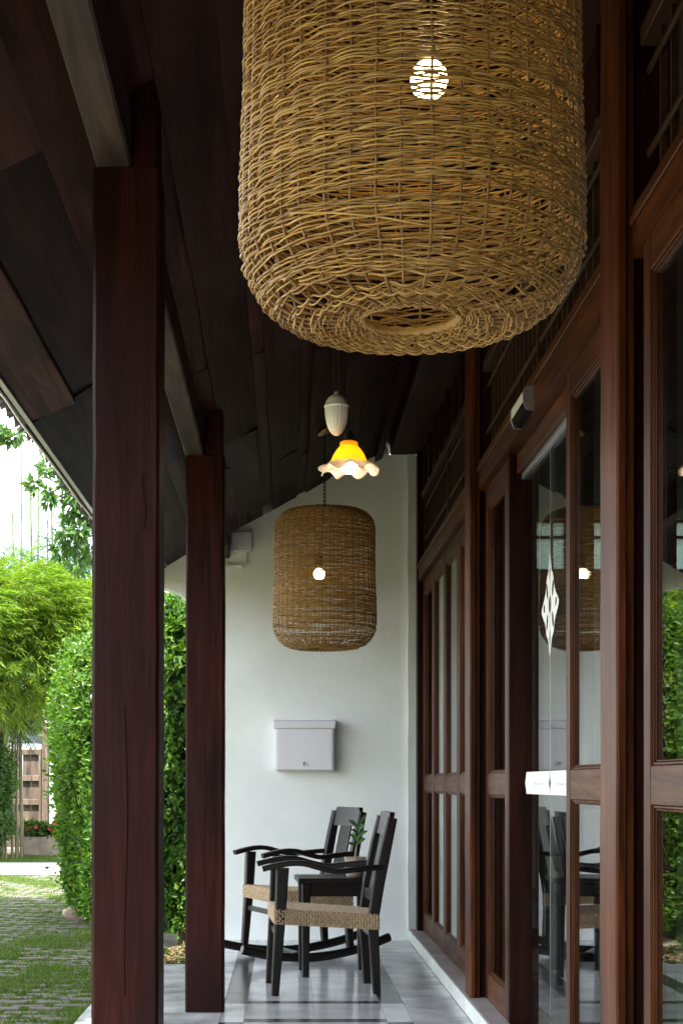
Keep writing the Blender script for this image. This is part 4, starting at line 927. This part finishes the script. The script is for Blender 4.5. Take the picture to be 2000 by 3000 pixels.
# rock beside the paving
bm = bmesh.new(); bmesh.ops.create_icosphere(bm, subdivisions=3, radius=1)
for v in bm.verts:
    c = v.co; k = 1 + 0.16 * math.sin(c.x * 3.1 + c.y * 2) + 0.10 * math.sin(c.z * 5 + c.x * 4) + 0.05 * math.sin(c.y * 11 + c.z * 7); v.co = Vector((c.x * 0.22 * k, c.y * 0.16 * k, c.z * 0.14 * k))
me = bpy.data.meshes.new('rock'); bm.to_mesh(me); bm.free(); me.materials.append(M['rock'])
rk = link_mesh('garden_rock', me, None, (-1.78, 13.7, GZ + 0.07), (0.1, 0.15, 0.6)); tag(rk, 'rounded brown rock lying at the foot of the hedge', 'rock')

# bamboo clump: culms, arching canopy of narrow leaves
def sprays(n, centre, radii, top_bias=0.0, per=13, L=(0.09, 0.16), W=0.013, shell=0.75, twig=0.32, down=-0.45):
    u = unit(n); u[:, 2] = np.where(rng.random(n) < 0.5 + top_bias / 2, np.abs(u[:, 2]), u[:, 2]); rr = shell + (1 - shell) * rng.random(n)
    lump = 1 + 0.13 * np.sin(u[:, 0] * 7 + u[:, 2] * 5) + 0.10 * np.sin(u[:, 1] * 9 - u[:, 2] * 8)
    base = np.asarray(centre) + u * np.asarray(radii) * (rr * lump)[:, None]
    td = u * np.array([1, 1, 0.35]) + rng.normal(0, 0.35, (n, 3)) + np.array([0, 0, down]); td /= np.linalg.norm(td, axis=1)[:, None]
    k = np.tile(np.arange(per), n); b = np.repeat(base, per, 0); t = np.repeat(td, per, 0); m = n * per
    P = b + t * (twig * (k / per))[:, None]; sidev = np.cross(t, np.array([0, 0, 1.0])); sidev /= np.linalg.norm(sidev, axis=1)[:, None] + 1e-6
    sg = np.where(k % 2, 1, -1)[:, None]; D = t * 0.9 + sidev * sg * rng.uniform(0.3, 1.0, (m, 1)) + rng.normal(0, 0.18, (m, 3)); ll_ = rng.uniform(*L, m)
    return P, D, np.tile([0, 0, 1.0], (m, 1)) + rng.normal(0, 0.4, (m, 3)), ll_, np.full(m, W) * rng.uniform(0.8, 1.3, m)
def foliage(name, parent, org, parts, mat, droop=0.12):
    P, D, N, Ls, Ws = [np.concatenate([p[i] for p in parts]) for i in range(5)]
    return link_mesh(name, leaves(name, P - np.asarray(org), D, N, Ls, Ws, mat, 0.2, droop), parent)
o = (-4.35, 24.9, GZ)
bb = thing('bamboo_clump', 'bushy bright green bamboo with drooping narrow leaves shading its pale canes', 'bamboo', o)
foliage('foliage', bb, o, [sprays(4200, (-4.3, 22.2, 3.15), (1.75, 2.1, 1.10), 0.2, L=(0.10, 0.18), W=0.015), sprays(1300, (-3.2, 22.4, 2.95), (0.9, 1.3, 0.95), 0.2, L=(0.10, 0.18), W=0.015), sprays(1100, (-5.0, 21.7, 2.85), (1.0, 1.3, 0.95), 0.2, L=(0.10, 0.18), W=0.015)], M['bamboo'])
foliage('inner_foliage', bb, o, [sprays(1900, (-4.3, 22.5, 2.95), (1.45, 1.8, 0.90), 0, shell=0.2, W=0.022), sprays(500, (-4.3, 24.2, 2.2), (1.1, 0.6, 0.5), 0, shell=0.1), sprays(200, (-4.95, 24.9, 1.3), (0.5, 0.4, 0.9), 0, shell=0.1)], M['darkleaf'])  # dark leaf colour on the low sprays puts shade under the canopy
for k in range(22):
    x = -4.42 + random.uniform(-0.6, 0.16); yv = 24.9 + random.uniform(-0.5, 0.5); l = random.uniform(-0.5, 0.6)
    b = MB(o); b.tube([(x, yv, GZ), (x + 0.05 * l, yv - 0.1, 0.9), (x + 0.25 * l, yv - 0.5, 2.0), (x + 0.6 * l, yv - 1.3, 3.1), (x + 1.0 * l, yv - 2.4, 3.7)], [q_ * random.uniform(0.55, 1.0) for q_ in (0.028, 0.026, 0.021, 0.014, 0.006)], 7); b.build('culm', M['culm'], bb)
def shrub(name, label, org, radii, n, mat, Lr=(0.05, 0.09), cz=None, cat='shrub', shell=0.5):
    t = thing(name, label, cat, org); c = np.asarray(org) + np.array([0, 0, cz if cz else radii[2]])
    u = unit(n); rr = shell + (1 - shell) * rng.random(n); lump = 1 + 0.16 * np.sin(u[:, 0] * 6 + u[:, 2] * 7) + 0.12 * np.sin(u[:, 1] * 10 + u[:, 0] * 4)
    P = c + u * np.asarray(radii) * (rr * lump)[:, None]; Ls = rng.uniform(*Lr, n)
    link_mesh('foliage', leaves('foliage', P - np.asarray(org), u * 0.5 + unit(n), u + unit(n) * 0.7, Ls, Ls * 0.5, mat), t)
    for q in range(5):
        a = random.uniform(0, 6.28); b = MB(); b.tube([(0.05 * math.cos(a), 0.05 * math.sin(a), -0.03), (radii[0] * 0.3 * math.cos(a), radii[1] * 0.3 * math.sin(a), radii[2] * 0.9), (radii[0] * 0.5 * math.cos(a), radii[1] * 0.5 * math.sin(a), radii[2] * 1.4)], [0.02, 0.014, 0.006], 6); b.build('stem', M['bark'], t)
    return t
shrub('shrub', 'dark leafy shrub standing under the bamboo at the left edge', (-4.66, 24.0, GZ), (0.42, 0.4, 1.0), 11000, M['darkleaf'])
shrub('shrub', 'dark shrub added for the shade behind the bamboo canes, half hiding the wooden gate', (-5.05, 25.9, GZ), (0.5, 0.35, 0.95), 7000, M['darkleaf'])  # dark leaf mass added where the space behind the canes is in shadow
# tall thin bamboo against the sky
o = (-5.2, 31.0, GZ)
tbm = thing('tall_bamboo', 'tall thin bamboo canes with sparse tufts against the bright sky', 'bamboo', o)
tops = []
for k in range(12):
    x = -5.55 + 0.17 * k + random.uniform(-0.08, 0.08); yv = 31 + random.uniform(-0.6, 0.6); hgt = random.uniform(7.0, 11.5); l = random.uniform(-0.4, 0.4)
    b = MB(o); b.tube([(x, yv, GZ), (x + 0.05, yv, hgt * 0.5), (x + l * 0.4, yv, hgt * 0.8), (x + l, yv, hgt)], [0.03, 0.026, 0.016, 0.006], 6); b.build('culm', M['culmg'], tbm); tops.append((x + l * 0.3, yv, hgt))
foliage('foliage', tbm, o, [sprays(26, (x, yv, 5.0 + random.uniform(-0.4, 1.0)), (0.4, 0.4, 1.1), 0, per=12, L=(0.1, 0.18), W=0.02, shell=0.1, down=0.2) for (x, yv, hh) in tops] + [sprays(7, (x, yv, 7.0), (0.35, 0.35, 1.4), 0, per=8, L=(0.09, 0.15), W=0.018, shell=0.1) for (x, yv, hh) in tops] + [sprays(420, (-4.6, 31.0, 4.9), (1.5, 0.8, 0.75), 0, per=10, L=(0.1, 0.2), W=0.022, shell=0.1, down=0.1)], M['broad'])
# broad-leaved trees
def tree(label, org, trunk, blobs, nleaf, mat, Lr, rt=0.09, cat='tree'):
    t = thing('broadleaf_tree', label, cat, org, 0, 'garden trees'); b = MB(org); b.tube(trunk, [rt * (1 - 0.75 * i / (len(trunk) - 1)) for i in range(len(trunk))], 8); b.build('trunk', M['bark'], t)
    PP, DD, NN, LL = [], [], [], []
    for (c, r, wgt) in blobs:
        n = int(nleaf * wgt); u = unit(n); rr = rng.random(n) ** 0.45
        ncl = max(5, n // 45); cc_ = unit(ncl) * (rng.random(ncl) ** 0.4)[:, None]; idx = rng.integers(0, ncl, n)
        P = np.asarray(c) + (cc_[idx] + u * 0.22 * rr[:, None]) * np.asarray(r); PP.append(P); DD.append(u * 0.6 + unit(n) * 0.6 + np.array([0, 0, -0.35])); NN.append(unit(n) + np.array([0, -0.3, 0.7])); LL.append(rng.uniform(*Lr, n))
        best = min(trunk, key=lambda q: (Vector(q) - Vector(c)).length); b = MB(org); m = (Vector(best) + Vector(c)) / 2 + Vector((0, 0, 0.15)); b.tube([best, m, c], [rt * 0.3, rt * 0.2, rt * 0.08], 6); br_ = b.build('limb', M['bark'], t)
        for q in cc_[: min(ncl, 14)]:
            e = Vector(np.asarray(c) + q * np.asarray(r)); b = MB(org); b.tube([c, tuple((Vector(c) + e) / 2 + Vector((0, 0, 0.05))), tuple(e)], [rt * 0.08, rt * 0.06, 0.004], 5); b.build('twig', M['bark'], t)
    P, D, N, Ls = map(np.concatenate, (PP, DD, NN, LL)); link_mesh('crown', leaves('crown', P - np.asarray(org), D, N, Ls, Ls * 0.48, mat, 0.2, 0.1), t); return t
tree('slender tree with hanging glossy leaves between the tall bamboo and the near post', (-1.75, 20.0, GZ), [(-1.75, 20, GZ), (-1.72, 20, 2.2), (-1.85, 20, 4.2), (-1.95, 20, 6.4)],
     [((-2.52, 20, 4.75), (0.50, 0.6, 0.60), 0.34), ((-2.62, 19.9, 4.25), (0.42, 0.4, 0.42), 0.22), ((-2.2, 20, 5.6), (0.5, 0.6, 0.5), 0.14), ((-3.05, 19.6, 4.98), (0.34, 0.35, 0.20), 0.10), ((-2.85, 19.6, 4.72), (0.26, 0.3, 0.20), 0.08), ((-3.45, 19.0, 5.42), (0.30, 0.3, 0.20), 0.08), ((-1.5, 20, 5.0), (0.7, 0.7, 1.2), 0.3)], 1700, M['broad'], (0.08, 0.16))
tree('blue-green tree far behind the bamboo', (-4.2, 44, GZ), [(-4.2, 44, GZ), (-4.2, 44, 3), (-4.3, 44, 5.2)], [((-4.6, 44, 5.9), (1.2, 1.2, 0.8), 0.3), ((-3.6, 44, 6.1), (1.2, 1.2, 0.9), 0.4), ((-5.8, 44, 5.2), (1.6, 1.2, 1.0), 0.3), ((-2.4, 44, 5.2), (1.6, 1.2, 1.4), 0.4)], 7000, M['broad'], (0.12, 0.24), 0.14)
tree('unseen tree left of the view, its crown shaped to shade the paving and veranda', (-6.6, 8.5, GZ), [(-6.6, 8.5, GZ), (-6.4, 8.6, 2.5), (-6.0, 8.8, 4.4), (-5.6, 9.0, 6.2)],
     [((-1.9, 6.0, 5.6), (1.0, 1.7, 0.5), 0.2), ((-2.9, 5.4, 5.4), (1.2, 1.6, 0.6), 0.2), ((-3.2, 8.0, 5.4), (1.3, 1.7, 0.7), 0.3), ((-3.75, 10.3, 5.6), (1.2, 1.6, 0.7), 0.3), ((-4.2, 12.2, 5.7), (1.15, 1.3, 0.6), 0.25), ((-5.6, 8.6, 6.3), (1.8, 2.6, 0.9), 0.3)], 34000, M['broad'], (0.12, 0.22), 0.16)  # out-of-view crown shaped to shade the paving and keep sun off the veranda floor

# gate, garden wall, planter
gt = thing('garden_gate', 'weathered wooden gate with crossbars behind the bamboo canes', 'gate', (-4.65, 27.0, GZ))
for k in range(5):
    b = MB(); b.box(-0.40 + 0.145 * k, -0.40 + 0.145 * k + 0.138, 0.0, 0.02, 0.12, 1.78, 0.003); b.build('board', M['oldwood'], gt)
for z in (0.10, 0.42, 0.84, 1.26, 1.72):
    b = MB(); b.box(-0.42, 0.33, -0.055, -0.001, z, z + 0.10, 0.006); b.build('crossbar', M['oldwood'], gt)
b = MB(); b.box(0.331, 0.365, -0.06, 0.03, 0.05, 1.83, 0.006); b.build('stile', M['oldwood'], gt)
gp = thing('gate_post', 'weathered grey-brown post beside the wooden gate', 'post', (-4.22, 26.98, GZ)); b = MB(); b.box(-0.05, 0.055, -0.07, 0.07, 0, 2.25, 0.008); b.build('shaft', M['oldwood'], gp)
b = MB(); b.box(-0.06, 0.065, -0.08, 0.08, 2.25, 2.29, 0.008); b.build('cap', M['oldwood'], gp)
gh = thing('gate_hood', 'grey board panel above the garden gate', 'panel', (-4.65, 27.1, GZ)); b = MB(); b.box(-0.6, 0.37, -0.02, 0.02, 1.86, 2.5, 0.005); b.build('panel', M['greyboard'], gh); b = MB(); b.box(-0.7, 0.37, -0.3, 0.1, 2.51, 2.56, 0.008); b.build('hood_roof', M['rooftile'], gh)
gw = thing('garden_wall', 'bright white rendered garden wall beyond the hedge', 'wall', (-2.6, 27.1, GZ)); b = MB(); b.box(-1.56, 8, -0.1, 0.1, 0, 2.3, 0.01); b.build('wall_face', M['plaster'], gw); b = MB(); b.box(-1.6, 8.04, -0.14, 0.14, 2.301, 2.36, 0.01); b.build('coping', M['plaster_trim'], gw)
gw2 = thing('garden_wall', 'white rendered garden wall left of the gate behind the shrub', 'wall', (-9, 27.1, GZ)); b = MB(); b.box(-6, 3.75, -0.1, 0.1, 0, 2.3, 0.01); b.build('wall_face', M['plaster'], gw2); b = MB(); b.box(-6, 3.75, -0.14, 0.14, 2.301, 2.36, 0.01); b.build('coping', M['plaster_trim'], gw2)
fp = thing('flower_planter', 'low concrete planter of red flowers before the white garden wall', 'planter', (-3.85, 25.7, GZ))
b = MB(); b.box(-0.52, 0.55, -0.2, 0.2, 0, 0.33, 0.01); b.build('trough', M['planterm'], fp)
n = 900; P = np.stack([rng.uniform(-0.5, 0.5, n), rng.uniform(-0.2, 0.2, n), 0.33 + rng.uniform(0, 0.22, n)], 1); link_mesh('foliage', leaves('foliage', P, unit(n) + np.array([0, -0.3, 0.3]), unit(n) + np.array([0, -0.4, 0.8]), rng.uniform(0.07, 0.13, n), rng.uniform(0.05, 0.08, n), M['darkleaf']), fp)
for (x, z) in ((-0.28, 0.50), (0.02, 0.56), (-0.05, 0.46), (0.27, 0.53), (-0.42, 0.47)):
    b = MB()
    for q in range(6):
        a = q * math.pi / 3; b.loft([[(x + 0.012 * math.cos(a + s), -0.2, z + 0.012 * math.sin(a + s)) for s in (-0.5, 0, 0.5)], [(x + 0.034 * math.cos(a + s), -0.215, z + 0.034 * math.sin(a + s)) for s in (-0.4, 0, 0.4)]])
    b.build('flower', M['red'], fp)
